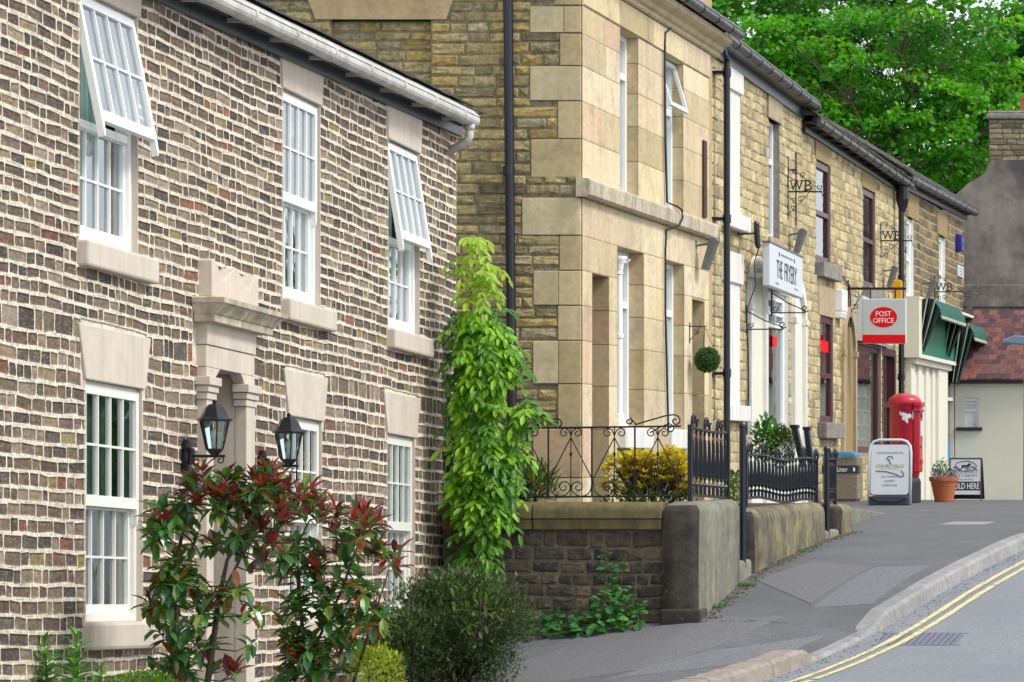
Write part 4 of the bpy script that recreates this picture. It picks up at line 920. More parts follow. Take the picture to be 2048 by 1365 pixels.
# long black lamp over the sign end
t = thing('strip_light', (-8.4, 43.7, 3.0), 'long black upright light casing beside the fish shop sign', 'light')
mb = MB(); p = Vector((-8.22, 43.75, 2.86)); mb.tube([p, p + Vector((-.015, 0, .05)), p + Vector((-.03, 0, .34)), p + Vector((-.03, 0, .37))], [.03, .042, .042, .03], 10); mb.build('casing', M['iron'], t)
mb = MB(); mb.tube([p + Vector((-.03, 0, .2)), Vector((-8.5, 43.75, 3.05))], .012, 6); mb.tube([p, p + Vector((-.06, 0, -.2)), p + Vector((-.05, .05, -.5)), p + Vector((-.2, .1, -.9))], .008, 5); mb.build('bracket', M['iron'], t)
def floodlight(y, zt, sc_, label, x0=-8.5):
    t = thing('floodlight', (x0, y, zt), label, 'floodlight', 'angled lights over the shop fronts'); b = Vector(t.location)
    fq = lambda u, v, n: b + Vector((u, n, v))
    mb = MB(); mb.tube([fq(0, -.02, 0), fq(.30 * sc_, .03, 0)], .014, 6); mb.box(fq, -.005, .012, -.06, .05, -.04, .04); mb.tube([fq(.10, -.005, -.04), fq(.10, -.005, .06)], .011, 6); mb.build('arm', M['greym'], t)
    mb = MB(); mb.prism(fq, [(.20 * sc_, .07), (.265 * sc_, .075), (.30 * sc_, .05), (.155 * sc_, -.34 * sc_), (.09 * sc_, -.33 * sc_)], -.11, .11); h = mb.build('lamp_head', M['greym'], t, bevel=.008)
    mb = MB(); mb.prism(fq, [(.085 * sc_, -.32 * sc_), (.098 * sc_, -.32 * sc_), (.205 * sc_, .05), (.195 * sc_, .06)], -.09, .09); mb.build('lens', M['wht'], h)
    return t
floodlight(40.0, wz(489, 40.0), .95, 'grey floodlight on the ashlar front of the corner house', -8.3)
floodlight(47.6, wz(468, 47.6), .9, 'grey floodlight just right of the fish shop sign')
floodlight(57.0, wz(541, 57.0), .9, 'grey floodlight above the post office sign beside the yellow plate')
floodlight(62.0, wz(567, 62.0), 1.0, 'grey floodlight at the near end of the green blinds')
floodlight(68.5, wz(592, 68.5), 1.0, 'grey floodlight above the smaller green blind, farthest along the row')
def wb(y, zb, L_, up, dn, label, two=False):
    t = thing('hanging_bracket', (-8.5, y, zb), label, 'bracket', 'scrolled iron brackets with letters'); b = Vector(t.location)
    fq = lambda u, v, n: b + Vector((u, -n, v))
    mb = MB(); mb.box(fq, .0, .022, -dn, up, -.011, .011)
    if two: mb.box(fq, .12, .14, -dn - .08, up + .06, -.010, .010); mb.box(fq, .0, .14, up * .6, up * .6 + .015, -.009, .009)
    mb.build('wall_bar', M['iron'], t)
    mb = MB(); mb.box(fq, .022, L_, -.011, .011, -.012, .012); mb.tube(scroll(fq, L_ - .05, .07, .01, .045, 0, 400), .006, 6); mb.tube([fq(L_ - .02, .012, 0), fq(L_ + .02, -.10, 0)], .006, 6); mb.build('arm', M['iron'], t)
    mb = MB()
    for (u, v, s) in ((.10, .29, 1), (.23, .24, -1), (.10, -.14, 1), (.20, -.11, -1), (.10, -.26, 1)):
        if abs(v) < max(up, dn): mb.tube(scroll(fq, u, v, .008, .05, 90, 90 + 420 * s), .006, 6)
    mb.tube([fq(.022, .33 if up > .3 else .2, 0), fq(.2, .25 if up > .3 else .16, 0), fq(.33, .14, 0), fq(L_ - .02, .02, 0)], .005, 6); mb.tube([fq(.022, -min(dn, .33), 0), fq(.15, -.2, 0), fq(.26, -.1, 0), fq(.32, -.012, 0)], .005, 6)
    mb.build('scrollwork', M['iron'], t)
    mb = MB(); h = .15
    text(mb, fq, 'W', .135, .02 + h / 2, h, -.008, width=.20, ext=.016); text(mb, fq, 'B', .315, .02 + h / 2, h, -.008, width=.11, ext=.016)
    for u in (.045, .135, .225): mb.box(fq, u - .032, u + .032, h + .008, h + .022, -.0075, .0075)
    mb.box(fq, .245, .30, .0125, .025, -.0075, .0075); mb.box(fq, .245, .30, h + .01, h + .022, -.0075, .0075)
    mb.build('lettering', M['iron'], t)
    return t
wb(47.5, wz(384, 47.5), .52, .52, .42, 'scrolled iron WB bracket on the fish shop house, with twin upright bars', True)
wb(56.7, wz(482, 56.7), .57, .33, .29, 'scrolled iron WB bracket beside the black downpipe of the post office house')
wb(63.9, wz(584, 63.9), .59, .33, .2, 'scrolled iron WB bracket above the green blinds')
def bare_bracket(y, z, L_, dn, label):
    t = thing('basket_bracket', (-8.5, y, z), label, 'bracket', 'empty hanging basket brackets'); b = Vector(t.location); fq = lambda u, v, n: b + Vector((u, -n, v))
    mb = MB(); mb.box(fq, .0, .02, -.05, dn, -.014, .014); mb.tube([fq(.01, 0, 0), fq(L_, 0, 0)], .009, 6); mb.tube([fq(.01, dn * .85, 0), fq(L_ * .5, dn * .4, 0), fq(L_, .03, 0)], .008, 6); mb.tube(scroll(fq, L_ - .01, .065, .01, .055, -90, 330), .008, 6); mb.tube(scroll(fq, .06, .06, .01, .045, 0, 400), .007, 6)
    return tag(mb.build('basket_bracket', M['iron'], None), label, 'bracket', 'empty hanging basket brackets'), bpy.data.objects.remove(t)
bare_bracket(44.3, wz(659, 44.3), .52, .30, 'bare scrolled iron basket bracket left of the fish shop window')
bare_bracket(46.2, wz(626, 46.2), .50, .34, 'bare scrolled iron basket bracket right under the fish shop sign')
# post office sign
YP = 53.0; fp = FY(YP); xp = lambda px: fx(px, YP); zpp = lambda py: fz(py, YP)
t = thing('hanging_sign', (-8.5, YP, 2.3), 'pale square sign with red POST OFFICE oval hanging from an iron bracket', 'sign')
mb = MB(); mb.box(fp, xp(1725), xp(1812), zpp(688), zpp(598), -.10, 0); mb.build('sign_frame', M['signw'], t, bevel=.01)
mb = MB(); mb.box(fp, xp(1726.5), xp(1810), zpp(671), zpp(600), .001, .006); mb.build('sign_face', M['signg'], t)
mb = MB(); mb.box(fp, xp(1725), xp(1811), zpp(687), zpp(670), .0015, .009); mb.build('red_band', M['redsign'], t)
cx, cz, ra, rb = xp(1767.5), zpp(635), 27 * YP / FL, 20.5 * YP / FL
mb = MB(); mb.prism(fp, [(cx + ra * math.cos(2 * math.pi * i / 40), cz + rb * math.sin(2 * math.pi * i / 40)) for i in range(40)], .0062, .009); mb.build('oval', M['redsign'], t)
mb = MB(); text(mb, fp, 'POST', cx, zpp(628), .082, .0092, width=.255); text(mb, fp, 'OFFICE', cx, zpp(641.5), .082, .0092, width=.345); mb.build('lettering', M['wht'], t)
mb = MB(); mb.box(fp, -8.5, xp(1812), zpp(580), zpp(575), -.07, -.03); mb.box(fp, -8.5, -8.47, zpp(655), zpp(560), -.07, -.03)
mb.tube(scroll(fp, xp(1712), zpp(590), .01, .06, 90, 480, -.05), .007, 6); mb.tube(scroll(fp, xp(1710), zpp(612), .01, .05, -90, -480, -.05), .007, 6); mb.tube([fp(-8.47, zpp(632), -.05), fp(xp(1725), zpp(584), -.05)], .007, 6)
for px in (1790, 1740): mb.box(fp, xp(px) - .012, xp(px) + .012, zpp(599), zpp(578), -.062, -.038)
mb.build('bracket', M['iron'], t)
t = MB(); yy = 57.6; t.prism(FY(yy), [(fx(1786, yy), fz(601, yy)), (fx(1804, yy), fz(601, yy)), (fx(1804, yy), fz(563, yy)), (fx(1800, yy), fz(560, yy)), (fx(1786, yy), fz(560, yy))], -.08, 0)
tag(t.build('wall_plate', M['yel'], None, bevel=.015), 'plain yellow plate projecting beside the black downpipe', 'sign')
mb = MB(); yy = 67.2; mb.box(FY(yy), -8.5, -8.36, fz(503, yy), fz(469, yy), -.22, 0); mb.box(FY(yy), -8.47, -8.44, fz(507, yy), fz(503, yy), -.12, -.08)
tag(mb.build('alarm_box', M['blue'], None, bevel=.03, seg=3), 'dark blue box high on the dark stone end house', 'alarm box')
t = thing('wall_plaque', (-8.5, 67.9, 3.9), 'small white lettered plaque on the far corner of the row', 'sign')
mb = MB(); mb.box(fr_, 67.45, 68.35, 3.82, 4.06, .0, .04); mb.build('plate', M['signw'], t, bevel=.01)
mb = MB()
for k in range(3): mb.box(fr_, 67.6, 68.2, 3.87 + k * .06, 3.89 + k * .06, .041, .044)
mb.build('lettering', M['inkg'], t)
# goods behind the post office window
t = thing('display_shelves', (-8.85, 55.4, .1), 'shelves of coloured packets behind the post office window', 'shelves')
mb = MB(); rng = random.Random(8)
mb.box(fr_, 53.95, 56.9, -.1, 2.05, -.60, -.56)  # added white backdrop, stands in for a pale reflection in the pane
for k in range(5): mb.box(fr_, 54.1, 56.75, .05 + k * .25, .08 + k * .25, -.5, -.2)
mb.build('shelf_and_backdrop', M['white'], t)
PK = {'cyan': M['cyan'], 'red': M['redsign'], 'grn': M['grnp'], 'wht': M['signw'], 'yel': M['gold'], 'pk': mat('teal_packet', (.05, .32, .38), .5)}
for k in range(5):
    u = 54.15
    while u < 56.6:
        w_ = rng.uniform(.10, .22); mb = MB(); mb.box(fr_, u, u + w_, .083 + k * .25, .083 + k * .25 + rng.uniform(.10, .2), -.42, -.22); mb.build('packet', PK[rng.choice(['cyan', 'cyan', 'red', 'grn', 'wht', 'wht', 'yel', 'pk', 'pk'])], t); u += w_ + .03

# ------------------------------------------------------------------ things on the pavement
# pillar box
YB = 50.0; b = Vector((fx(1810, YB), YB, gz(-7, YB))); t = thing('pillar_box', b, 'red cylindrical post box with black base and torn white label', 'post box')
mb = MB(); mb.lathe(b, [(.245, 0), (.25, .02), (.25, .33), (.24, .37), (.22, .40)], 28); mb.build('base', M['ink'], t)
mb = MB(); mb.lathe(b, [(.20, .39), (.225, .42), (.232, .50), (.232, 1.52), (.245, 1.53), (.255, 1.56), (.255, 1.60), (.24, 1.635), (.17, 1.685), (.08, 1.71), (.01, 1.715)], 32); body = mb.build('body', M['red'], t, smooth=False)
for p_ in body.data.polygons: p_.use_smooth = len(p_.vertices) == 4
fb = lambda u, v, n: b + Vector((.16 + n, u - .02, v))          # door side faces the road
mb = MB(); mb.prism(fb, [(-.17, .48), (.17, .48), (.17, 1.52), (-.17, 1.52)], .0, .10); mb.box(fb, -.20, .20, 1.50, 1.58, .0, .13); mb.box(fb, -.20, .20, 1.42, 1.47, .0, .12); d_ = mb.build('door', M['red'], t, bevel=.02)
mb = MB(); mb.box(fb, -.13, .13, 1.33, 1.40, .10, .104); mb.build('slot', M['ink'], d_)
mb = MB(); mb.box(fb, -.10, .10, 1.05, 1.28, .10, .106); mb.build('notice_plate', M['signw'], d_)
mb = MB(); mb.box(fb, -.12, .12, .62, .68, .10, .115); mb.lathe(b + Vector((.265, -.14, .85)), [(.012, 0), (.012, .05)], 8); mb.build('fitting', M['red'], d_)
rng = random.Random(6)
mb = MB(); fl = lambda u, v, n: b + Vector((math.sin(u / .233) * (.2335 + n), -math.cos(u / .233) * (.2335 + n), v)); poly = []
for (u0_, u1_, v0_, v1_) in ((-.05, .01, 1.36, 1.42), (-.01, .05, 1.29, 1.40), (.04, .08, 1.25, 1.39), (.08, .12, 1.31, 1.40), (.12, .15, 1.34, 1.38), (.15, .18, 1.30, 1.45)):
    for i in range(3):
        a_ = u0_ + (u1_ - u0_) * i / 3; e_ = u0_ + (u1_ - u0_) * (i + 1) / 3 + .002; mb.rect(fl, a_, e_, v0_ + rng.uniform(-.012, .02), v1_ + rng.uniform(-.025, .012), .002 + .0004 * i)
mb.build('label_scrap', M['signw'], t, fix=False)
# A-board
YA = 48.5; zA = gz(-7, YA); fa = lambda u, v, n: Vector((fx(1779, YA) + u, YA - n + .12 * v, zA + v))
t = thing('pavement_sign', fa(0, 0, 0), 'white swinging pavement sign for a dry cleaning agent, grey tube frame', 'pavement sign')
mb = MB(); pth = [(-.315, .02), (-.315, .80), (-.30, .90), (-.25, .965), (-.17, .99), (.17, .99), (.25, .965), (.30, .90), (.315, .80), (.315, .02)]
mb.tube([fa(u, v, 0) for u, v in pth], .021, 10); mb.build('frame', M['signw'], t, smooth=True)
mb = MB(); rr = .07; q = []
for (cx_, cz_, a0) in ((.24, .21, -90), (.24, .87, 0), (-.24, .87, 90), (-.24, .21, 180)):
    q += [(cx_ + rr * .7 * math.cos(R(a0 + 15 * i)), cz_ + rr * .7 * math.sin(R(a0 + 15 * i))) for i in range(7)]
mb.prism(fa, q, -.012, .012); pn = mb.build('panel', M['signw'], t)
mb = MB(); q2 = [(u * 1.04, .54 + (v - .54) * 1.035) for u, v in q]; mb.prism(fa, q2, -.010, .009); mb.build('panel_edge', M['ink'], t)
mb = MB()
for u in (-.16, .16): mb.box(fa, u - .008, u + .008, .92, .985, -.012, .0121)
mb.build('hinge', M['ink'], t)
mb = MB(); q3 = [(-.30, .0), (.30, .0), (.30, .13), (.2, .15), (-.2, .15), (-.30, .13)]; mb.prism(fa, q3, -.25, .10); mb.prism(fa, [(-.27, .14), (-.27, .10), (-.15, .045), (.15, .045), (.27, .10), (.27, .14)], .10, .125); mb.build('base', M['navy'], t, bevel=.02)
for s_, v_, h_, w_ in (('WE ARE AN AGENT FOR', .795, .026, .40), ('DRY CLEANING', .435, .024, .25), ('LAUNDRY', .37, .024, .16), ('ALTERATIONS', .305, .024, .23)):
    mb = MB(); text(mb, fa, s_, 0, v_, h_, .0122, width=w_); mb.build('lettering', M['inkg'], pn)
mb = MB(); text(mb, fa, 'CHURCHILLS', 0, .595, .05, .0122, width=.42); mb.build('lettering', M['gold'], pn)
mb = MB(); text(mb, fa, 'DRY CLEANERS', .0, .555, .018, .0122, width=.27); mb.build('lettering', M['signg'], pn)
mb = MB(); H = lambda pts, r: mb.tube([fa(u, v, .0145) for u, v in pts], r, 6)
H([(.045, .705), (.03, .735), (.0, .745), (-.035, .735), (-.045, .71), (-.02, .69), (.0, .665), (-.005, .64), (.02, .625)], .006); H([(-.21, .52), (-.05, .51), (.08, .475), (.16, .435), (.20, .43), (.215, .45), (.205, .485), (.17, .53)], .006); mb.build('hanger_mark', M['ink'], pn)
# terracotta pot and its plants
YT = 51.0; b = Vector((fx(1888, YT), YT, gz(-6.6, YT))); t = thing('plant_pot', b, 'ribbed terracotta pot on the pavement planted with pale flowers and greenery', 'plant pot')
mb = MB(); mb.lathe(b, [(.14, 0), (.15, .02), (.19, .24), (.197, .25), (.195, .265), (.204, .275), (.202, .29), (.21, .30), (.212, .33), (.232, .335), (.238, .40), (.225, .405), (.205, .40), (.20, .36)], 28); mb.build('pot', M['terra'], t)
mb = MB(); rng = random.Random(12)
for i in range(420):
    a_ = rng.uniform(0, 6.283); r_ = .2 * math.sqrt(rng.random()); k = rng.random(); hh = (.28 if math.cos(a_) < .3 else .15)
    p_ = b + Vector((r_ * math.cos(a_), r_ * math.sin(a_), .37 + hh * k * (1.2 - r_ * 2.2)))
    mb.leaf(p_, Vector((rng.uniform(-1, 1), rng.uniform(-1, 1), rng.uniform(.1, 1.2))), Vector((0, 0, 1)), rng.uniform(.04, .075), .022, rng.choice([(.04, .12, .03), (.06, .17, .04), (.03, .09, .03)]), simple=True)
mb.build('foliage', M['leaf'], t, fix=False)
mb = MB()
for i in range(46):
    p_ = b + Vector((rng.uniform(-.14, .24), rng.uniform(-.22, -.08), .39 + rng.uniform(0, .12)))
    for k in range(5):
        a_ = k * 1.257; mb.leaf(p_, Vector((math.cos(a_), -.4, math.sin(a_))), Vector((0, -1, 0)), .028, .02, rng.choice([(.42, .44, .62), (.16, .15, .38), (.5, .5, .6), (.1, .1, .25)]), simple=True)
mb.build('flowers', M['leaf'], t, fix=False)['kind'] = 'stuff'
# ice cream board
YI = 54.0; zI = gz(-6.6, YI); fi = lambda u, v, n: Vector((fx(1931, YI) + u, YI - n + .10 * v, zI + v))
t = thing('pavement_sign', fi(0, 0, 0), 'black framed ice cream board half hidden behind the terracotta pot', 'pavement sign')
mb = MB(); mb.box(fi, -.27, .27, .10, .70, -.006, .006); pn = mb.build('panel', M['signw'], t)
mb = MB(); mb.box(fi, -.275, -.255, .0, .72, -.02, .012); mb.box(fi, .255, .275, .0, .72, -.02, .012); mb.box(fi, -.255, .255, .70, .72, -.02, .0115); mb.build('frame', M['ink'], t)
fk = lambda u, v, n: Vector((fx(1931, YI) + u, YI + .45 - n - .45 * v, zI + v))
mb = MB(); mb.box(fk, -.275, .275, .02, .70, -.01, .01); mb.build('rear_panel', M['ink'], t)
mb = MB(); mb.box(fi, -.25, .25, .17, .32, .0062, .008); mb.build('band', M['navy'], pn)
mb = MB(); text(mb, fi, 'SOLD HERE', -.0, .245, .10, .0085, width=.46); mb.build('lettering', M['wht'], pn)
mb = MB(); text(mb, fi, 'REAL DAIRY', .0, .49, .05, .0065, width=.42); text(mb, fi, 'ICE CREAM', .0, .425, .05, .0065, width=.38); text(mb, fi, 'from the farm', .0, .36, .03, .0065, width=.26); mb.build('lettering', M['inkg'], pn)
mb = MB(); mb.tube([fi(.0 + .18 * math.cos(R(a_)), .58 + .085 * math.sin(R(a_)), .008) for a_ in range(0, 361, 15)], .006, 5); mb.tube([fi(-.2 + .02 * i, .55 + .025 * math.sin(i * .9), .009) for i in range(21)], .008, 5)
mb.prism(fi, [(-.07, .60), (.02, .60), (.05, .63), (.09, .62), (.08, .58), (.05, .57), (.05, .545), (.03, .545), (.02, .565), (-.04, .565), (-.05, .545), (-.07, .545)], .0065, .008); mb.build('emblem', M['ink'], pn)
# litter bin on the forecourt
YL = 43.0; zf = -.60; b = Vector((fx(1680, YL), YL, zf)); t = thing('litter_bin', b, 'square pebbled concrete litter bin with blue lid and black name plate', 'litter bin')
fb2 = lambda u, v, n: b + Vector((u, -n, v)); hw = .235
mb = MB(); mb.box(fb2, -hw, hw, .03, .60, -2 * hw, 0); mb.box(fb2, -hw + .03, hw - .03, 0, .03, -2 * hw + .03, -.03); mb.build('body', M['pebble'], t, bevel=.012)
mb = MB(); mb.box(fb2, -hw - .01, hw + .01, .385, .49, -.2, .006); mb.build('name_plate', M['navy'], t)
mb = MB(); text(mb, fb2, 'Litter', .035, .437, .06, .0062, width=.14); mb.box(fb2, .18, .205, .41, .46, .0062, .008); mb.build('lettering', M['wht'], t)
mb = MB(); mb.box(fb2, -hw - .02, hw - .03, .605, .65, -2 * hw + .02, .02); mb.box(fb2, -hw + .02, hw - .08, .65, .67, -2 * hw + .06, -.03); mb.build('lid', M['cyan'], t, bevel=.012)
# topiary ball
YO = 39.6; c = Vector((fx(1415, YO), YO, fz(720, YO))); t = thing('topiary_ball', (c.x, c.y, c.z), 'round green clipped ball hanging by chains from an iron bracket', 'topiary ball')
mb = MB(); rng = random.Random(14); rad = .152
for i in range(2600):
    d_ = Vector((rng.gauss(0, 1), rng.gauss(0, 1), rng.gauss(0, 1))).normalized(); p_ = c + d_ * rad * rng.uniform(.86, 1.0)
    mb.leaf(p_, (d_ * .6 + Vector((rng.gauss(0, 1), rng.gauss(0, 1), rng.gauss(0, 1))) * .6), d_, .026, .018, rng.choice([(.05, .13, .025), (.035, .095, .02), (.08, .18, .035)]), simple=True)
mb.lathe(c + Vector((0, 0, -rad * .85)), [(.01, 0), (.09, .03), (.128, .1), (.128, .16), (.09, .23), (.01, .26)], 12, (.012, .03, .008)); mb.build('leaf_ball', M['leaf'], t, fix=False)
top = Vector((c.x - .035, c.y, fz(655, YO))); mb = MB()
for k in range(3): a_ = k * 2.094 + .3; mb.tube([top, c + Vector((.09 * math.cos(a_), .09 * math.sin(a_), .12))], .003, 4)
mb.build('chain', M['iron'], t)
mb = MB(); mb.tube([Vector((-8.3, YO, top.z + .01)), top + Vector((.02, 0, .01))], .007, 6); mb.box(lambda u, v, n: Vector((-8.3 + n, YO + u, v)), -.014, .014, top.z - .2, top.z + .06, 0, .012); mb.tube([Vector((-8.29, YO, top.z - .16)), Vector((-8.2, YO, top.z - .06)), top + Vector((-.06, 0, 0))], .005, 6); mb.tube(scroll(lambda u, v, n: Vector((u, YO, v)), -8.22, top.z - .06, .008, .04, 0, 400), .005, 6)
mb.build('bracket', M['iron'], t)

# ------------------------------------------------------------------ garden walls, forecourt and railings
XW = -6.08; SO = -.55
mb = MB(); mb.loft([Vector((-8.32, 29.6, SO)), Vector((-8.32, 38.4, SO))], [Vector((XW - .2, 29.6, SO)), Vector((XW - .2, 38.4, SO))]); struct(mb.build('garden_soil', M['earth'], fix=False))
mb = MB(); mb.loft([Vector((-8.5, 38.3, -.62)), Vector((-8.5, 45.2, -.66)), Vector((-8.5, 60, -.8))], [Vector((-6.36, 38.3, -.62)), Vector((-6.62, 45.2, -.81)), Vector((-6.6, 45.3, -.85))]); struct(mb.build('forecourt', M['patch2'], fix=False))
mb = MB(); mb.add([Vector(p) for p in ((-6.36, 39.3, -1.0), (-6.62, 45.1, -1.0), (-6.62, 45.1, -.80), (-6.36, 39.3, -.60), (-6.62, 39.3, -1.0), (-6.8, 45.1, -1.0), (-6.8, 45.1, -.80), (-6.62, 39.3, -.60))], [(0, 1, 2, 3), (3, 2, 6, 7), (0, 3, 7, 4), (1, 5, 6, 2)])
tag(mb.build('step_edge', M['mossstone'], bevel=.015), 'low tapering stone step edging the forecourt behind the pavement sign', 'step')
fw = FY(29.5); fsd = FX(XW)
t = thing('garden_wall', (-7, 29.6, -1.6), 'tallest garden wall of black sooty stones under a rounded yellowed coping, at the street corner', 'wall')
mb = MB(); rng = random.Random(17)
DK = [hexc(x) for x in ('3a332b', '332d27', '463d32', '2e2a26', '4d4437', '3e362c')]
stone_wall(mb, fw, -8.45, -6.42, courses(-2.15, -.67, .108, .130, rng), [], (.14, .34), .018, .010, .008, lambda r: r.choice(DK), hexc('6a6250'), rng, rough=.005, wave=lambda u, v: .01 * math.sin(u * 3), odd=(.12, lambda r: r.choice([hexc('6a5c45'), hexc('574a3a')])), cut=(.04, .14))
backing(mb, fw, -8.45, -6.42, -2.15, -.67, [], -.002, hexc('4a4437')); mb.build('stonework', M['dstone'], t, fix=False)
def coping_profile(w_, h, k=6):   # rounded front edge, flat back
    return [(w_, -h)] + [(w_ - (h * .55) + (h * .55) * math.cos(R(a_ * 90 / k)), -h * .55 + (h * .55) * math.sin(R(a_ * 90 / k))) for a_ in range(k + 1)] + [(-.25, 0), (-.25, -h)]
for (a, b) in ((-8.45, -7.62), (-7.61, -6.425)):
    mb = MB(); mb.prism(lambda u, v, n: fw(n, -.415 + v, u), coping_profile(.075, .15), a, b); mb.prism(lambda u, v, n: fw(n, -.57 + v, u), [(.06, 0), (.05, -.095), (-.25, -.095), (-.25, 0)], a, b - .003); mb.build('coping', M['copingy'], t, bevel=.006)
def end_block(parent, x0, x1, y0, y1, top, zb, m, m2, r=.11):
    bm = bmesh.new(); vs = [bm.verts.new(p) for p in ((x0, y0, zb[0]), (x1, y0, zb[0]), (x1, y1, zb[1]), (x0, y1, zb[1]), (x0, y0, top), (x1, y0, top), (x1, y1, top), (x0, y1, top))]
    for f in ((0, 3, 2, 1), (4, 5, 6, 7), (0, 1, 5, 4), (1, 2, 6, 5), (2, 3, 7, 6), (3, 0, 4, 7)): bm.faces.new([vs[i] for i in f])
    bm.normal_update()
    ed = [e for e in bm.edges if all(abs(v.co.z - top) < 1e-4 for v in e.verts)]
    bmesh.ops.bevel(bm, geom=ed, offset=r, segments=6, affect='EDGES', profile=.5)
    for e in [e for e in bm.edges if abs(e.verts[0].co.z - e.verts[1].co.z) > .3]: pass
    bmesh.ops.subdivide_edges(bm, edges=bm.edges[:], cuts=2, use_grid_fill=True)
    off = parent_loc(parent); rg = random.Random(int(y0 * 10))
    from mathutils import noise as nz
    for v in bm.verts:
        n_ = nz.noise(v.co * 3.1) * .012 + nz.noise(v.co * 9) * .005; v.co = Vector(v.co) + Vector((n_, n_, 0 if v.co.z < top - .3 else n_ * .6)) - off
    bm.normal_update()
    me = bpy.data.meshes.new('end_block'); me.materials.append(m); me.materials.append(m2)
    for f in bm.faces:
        f.smooth = True
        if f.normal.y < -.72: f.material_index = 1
    bm.to_mesh(me); bm.free(); o = bpy.data.objects.new('end_block', me); col.objects.link(o); o.parent = parent; return o
mb = MB(); mb.box(fw, -6.41, XW + .0, -1.95, -.57, -1.85, .0)
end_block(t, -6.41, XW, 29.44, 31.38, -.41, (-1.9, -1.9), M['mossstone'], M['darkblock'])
mb = MB(); mb.box(GL, -6.43, XW + .02, 29.40, 29.75, -1.9, zp(29.5) + .10); mb.build('foot_stone', M['darkblock'], t, bevel=.02)
def groove(parent, y0, y1, z):   # shallow dark joint under the rounded top
    mb = MB(); mb.box(GL, XW - .03, XW + .004, y0, y1, z - .004, z + .004); return mb.build('joint', M['oldstone'], parent)
t = thing('garden_wall', (-6.2, 34.3, -1), 'middle stretch of garden wall, long low yellowed stones between the two gate posts', 'wall')
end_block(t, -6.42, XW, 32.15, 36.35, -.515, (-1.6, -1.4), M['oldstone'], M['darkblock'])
t = thing('garden_wall', (-6.2, 37.8, -1), 'short mossy end of garden wall just past the farther gate post', 'wall')
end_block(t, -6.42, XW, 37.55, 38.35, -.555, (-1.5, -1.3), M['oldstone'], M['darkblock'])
mb = MB(); mb.box(GL, -7.2, XW - .02, 31.42, 32.12, -1.6, -1.02); tag(mb.build('step', M['mossstone'], bevel=.04, seg=3), 'worn stone step in the gateway between the nearer two garden walls', 'step')
mb = MB(); mb.box(GL, -7.2, XW - .02, 36.4, 37.5, -1.6, -.84); tag(mb.build('step', M['mossstone'], bevel=.04, seg=3), 'stone step in the gateway by the farther gate post', 'step')
for (y, zt, zb, lb) in ((31.78, .34, -1.1, 'taller black gate post beside the corner wall, in front of the downpipe'), (36.8, .12, -.95, 'shorter black gate post between the middle wall and its mossy end')):
    mb = MB(); mb.lathe((-6.13, y, zb), [(.033, 0), (.033, zt - zb - .05), (.04, zt - zb - .045), (.04, zt - zb - .015), (.03, zt - zb), (.01, zt - zb + .008)], 10); tag(mb.build('gate_post', M['ironb'], smooth=False), lb, 'gate post', 'gate posts')
# frontal scrolled railing
YR = 29.62; fR = FY(YR); k_ = YR / FL; rx = lambda px: fx(px, YR); rz = lambda py: fz(py, YR)
t = thing('railing', (rx(1200), YR, -.4), 'light scrolled iron railing on top of the sooty corner wall', 'railing')
mb = MB(); mb.tube([fR(-8.3, rz(858), 0), fR(rx(1362), rz(853), 0)], .009, 6); mb.tube([fR(-8.3, rz(996), 0), fR(rx(1362), rz(992), 0)], .009, 6)
for px in (1097, 1184, 1270): mb.box(fR, rx(px) - .007, rx(px) + .007, rz(995), rz(855), -.0075, .0075)
mb.build('rail', M['iron'], t)
mb = MB()
for px in (1055, 1142, 1229, 1316):
    c0, z_t, z_b = rx(px), rz(875), rz(960); hb = 43.5 * k_
    mb.tube([fR(c0, rz(855), 0), fR(c0, rz(993), 0)], .0055, 6); mb.tube([fR(c0, rz(903), 0), fR(c0, rz(908), 0), fR(c0, rz(914), 0)], [.005, .015, .005], 6)
    for s in (-1, 1):
        mb.tube([fR(c0, rz(875), .004 * s), fR(c0 + s * hb, rz(960), .004 * s)], .0055, 6)
        mb.tube([fR(c0, rz(872), 0), fR(c0 + s * 4 * k_, rz(862), 0), fR(c0 + s * 10 * k_, rz(858), 0)] + scroll(fR, c0 + s * 13 * k_, rz(866.5), 9.5 * k_, 2 * k_, 100 if s > 0 else 80, 100 - 400 if s > 0 else 80 + 400), .0055, 6)
        mb.tube([fR(c0 + s * hb, rz(955), 0), fR(c0 + s * 41 * k_, rz(972), 0)] + [fR(c0 + s * (21 + 20 * math.cos(R(a_))) * k_, rz(974 - 19 * math.sin(R(a_))), 0) for a_ in range(-10, -171, -20)] + scroll(fR, c0 + s * 14 * k_, rz(975), 13 * k_, 3 * k_, 190 if s > 0 else -10, 190 - 430 if s > 0 else -10 + 430), .0055, 6)
mb.build('scrollwork', M['iron'], t)
mb = MB(); mb.tube([fR(rx(x), rz(y), 0) for x, y in ((1056, 857), (1075, 851), (1095, 842), (1110, 838))] + scroll(fR, rx(1115), rz(848), 10 * k_, 2 * k_, 90, -330), .007, 6); mb.build('cresting', M['iron'], t); mb = MB()
mb.tube([fR(rx(x), rz(y), 0) for x, y in ((1270, 850), (1300, 841), (1335, 831), (1349, 830))] + scroll(fR, rx(1351), rz(842), 11 * k_, 2 * k_, 90, -330), .007, 6); mb.tube(scroll(fR, rx(1258), rz(843), 2 * k_, 7.5 * k_, 40, 430) + [fR(rx(1272), rz(849), 0)], .007, 6)
mb.tube([fR(rx(x), rz(y), 0) for x, y in ((1300, 866), (1320, 855), (1340, 847))] + scroll(fR, rx(1340), rz(858), 9 * k_, 2 * k_, 90, -330), .006, 6)
mb.build('cresting', M['iron'], t)
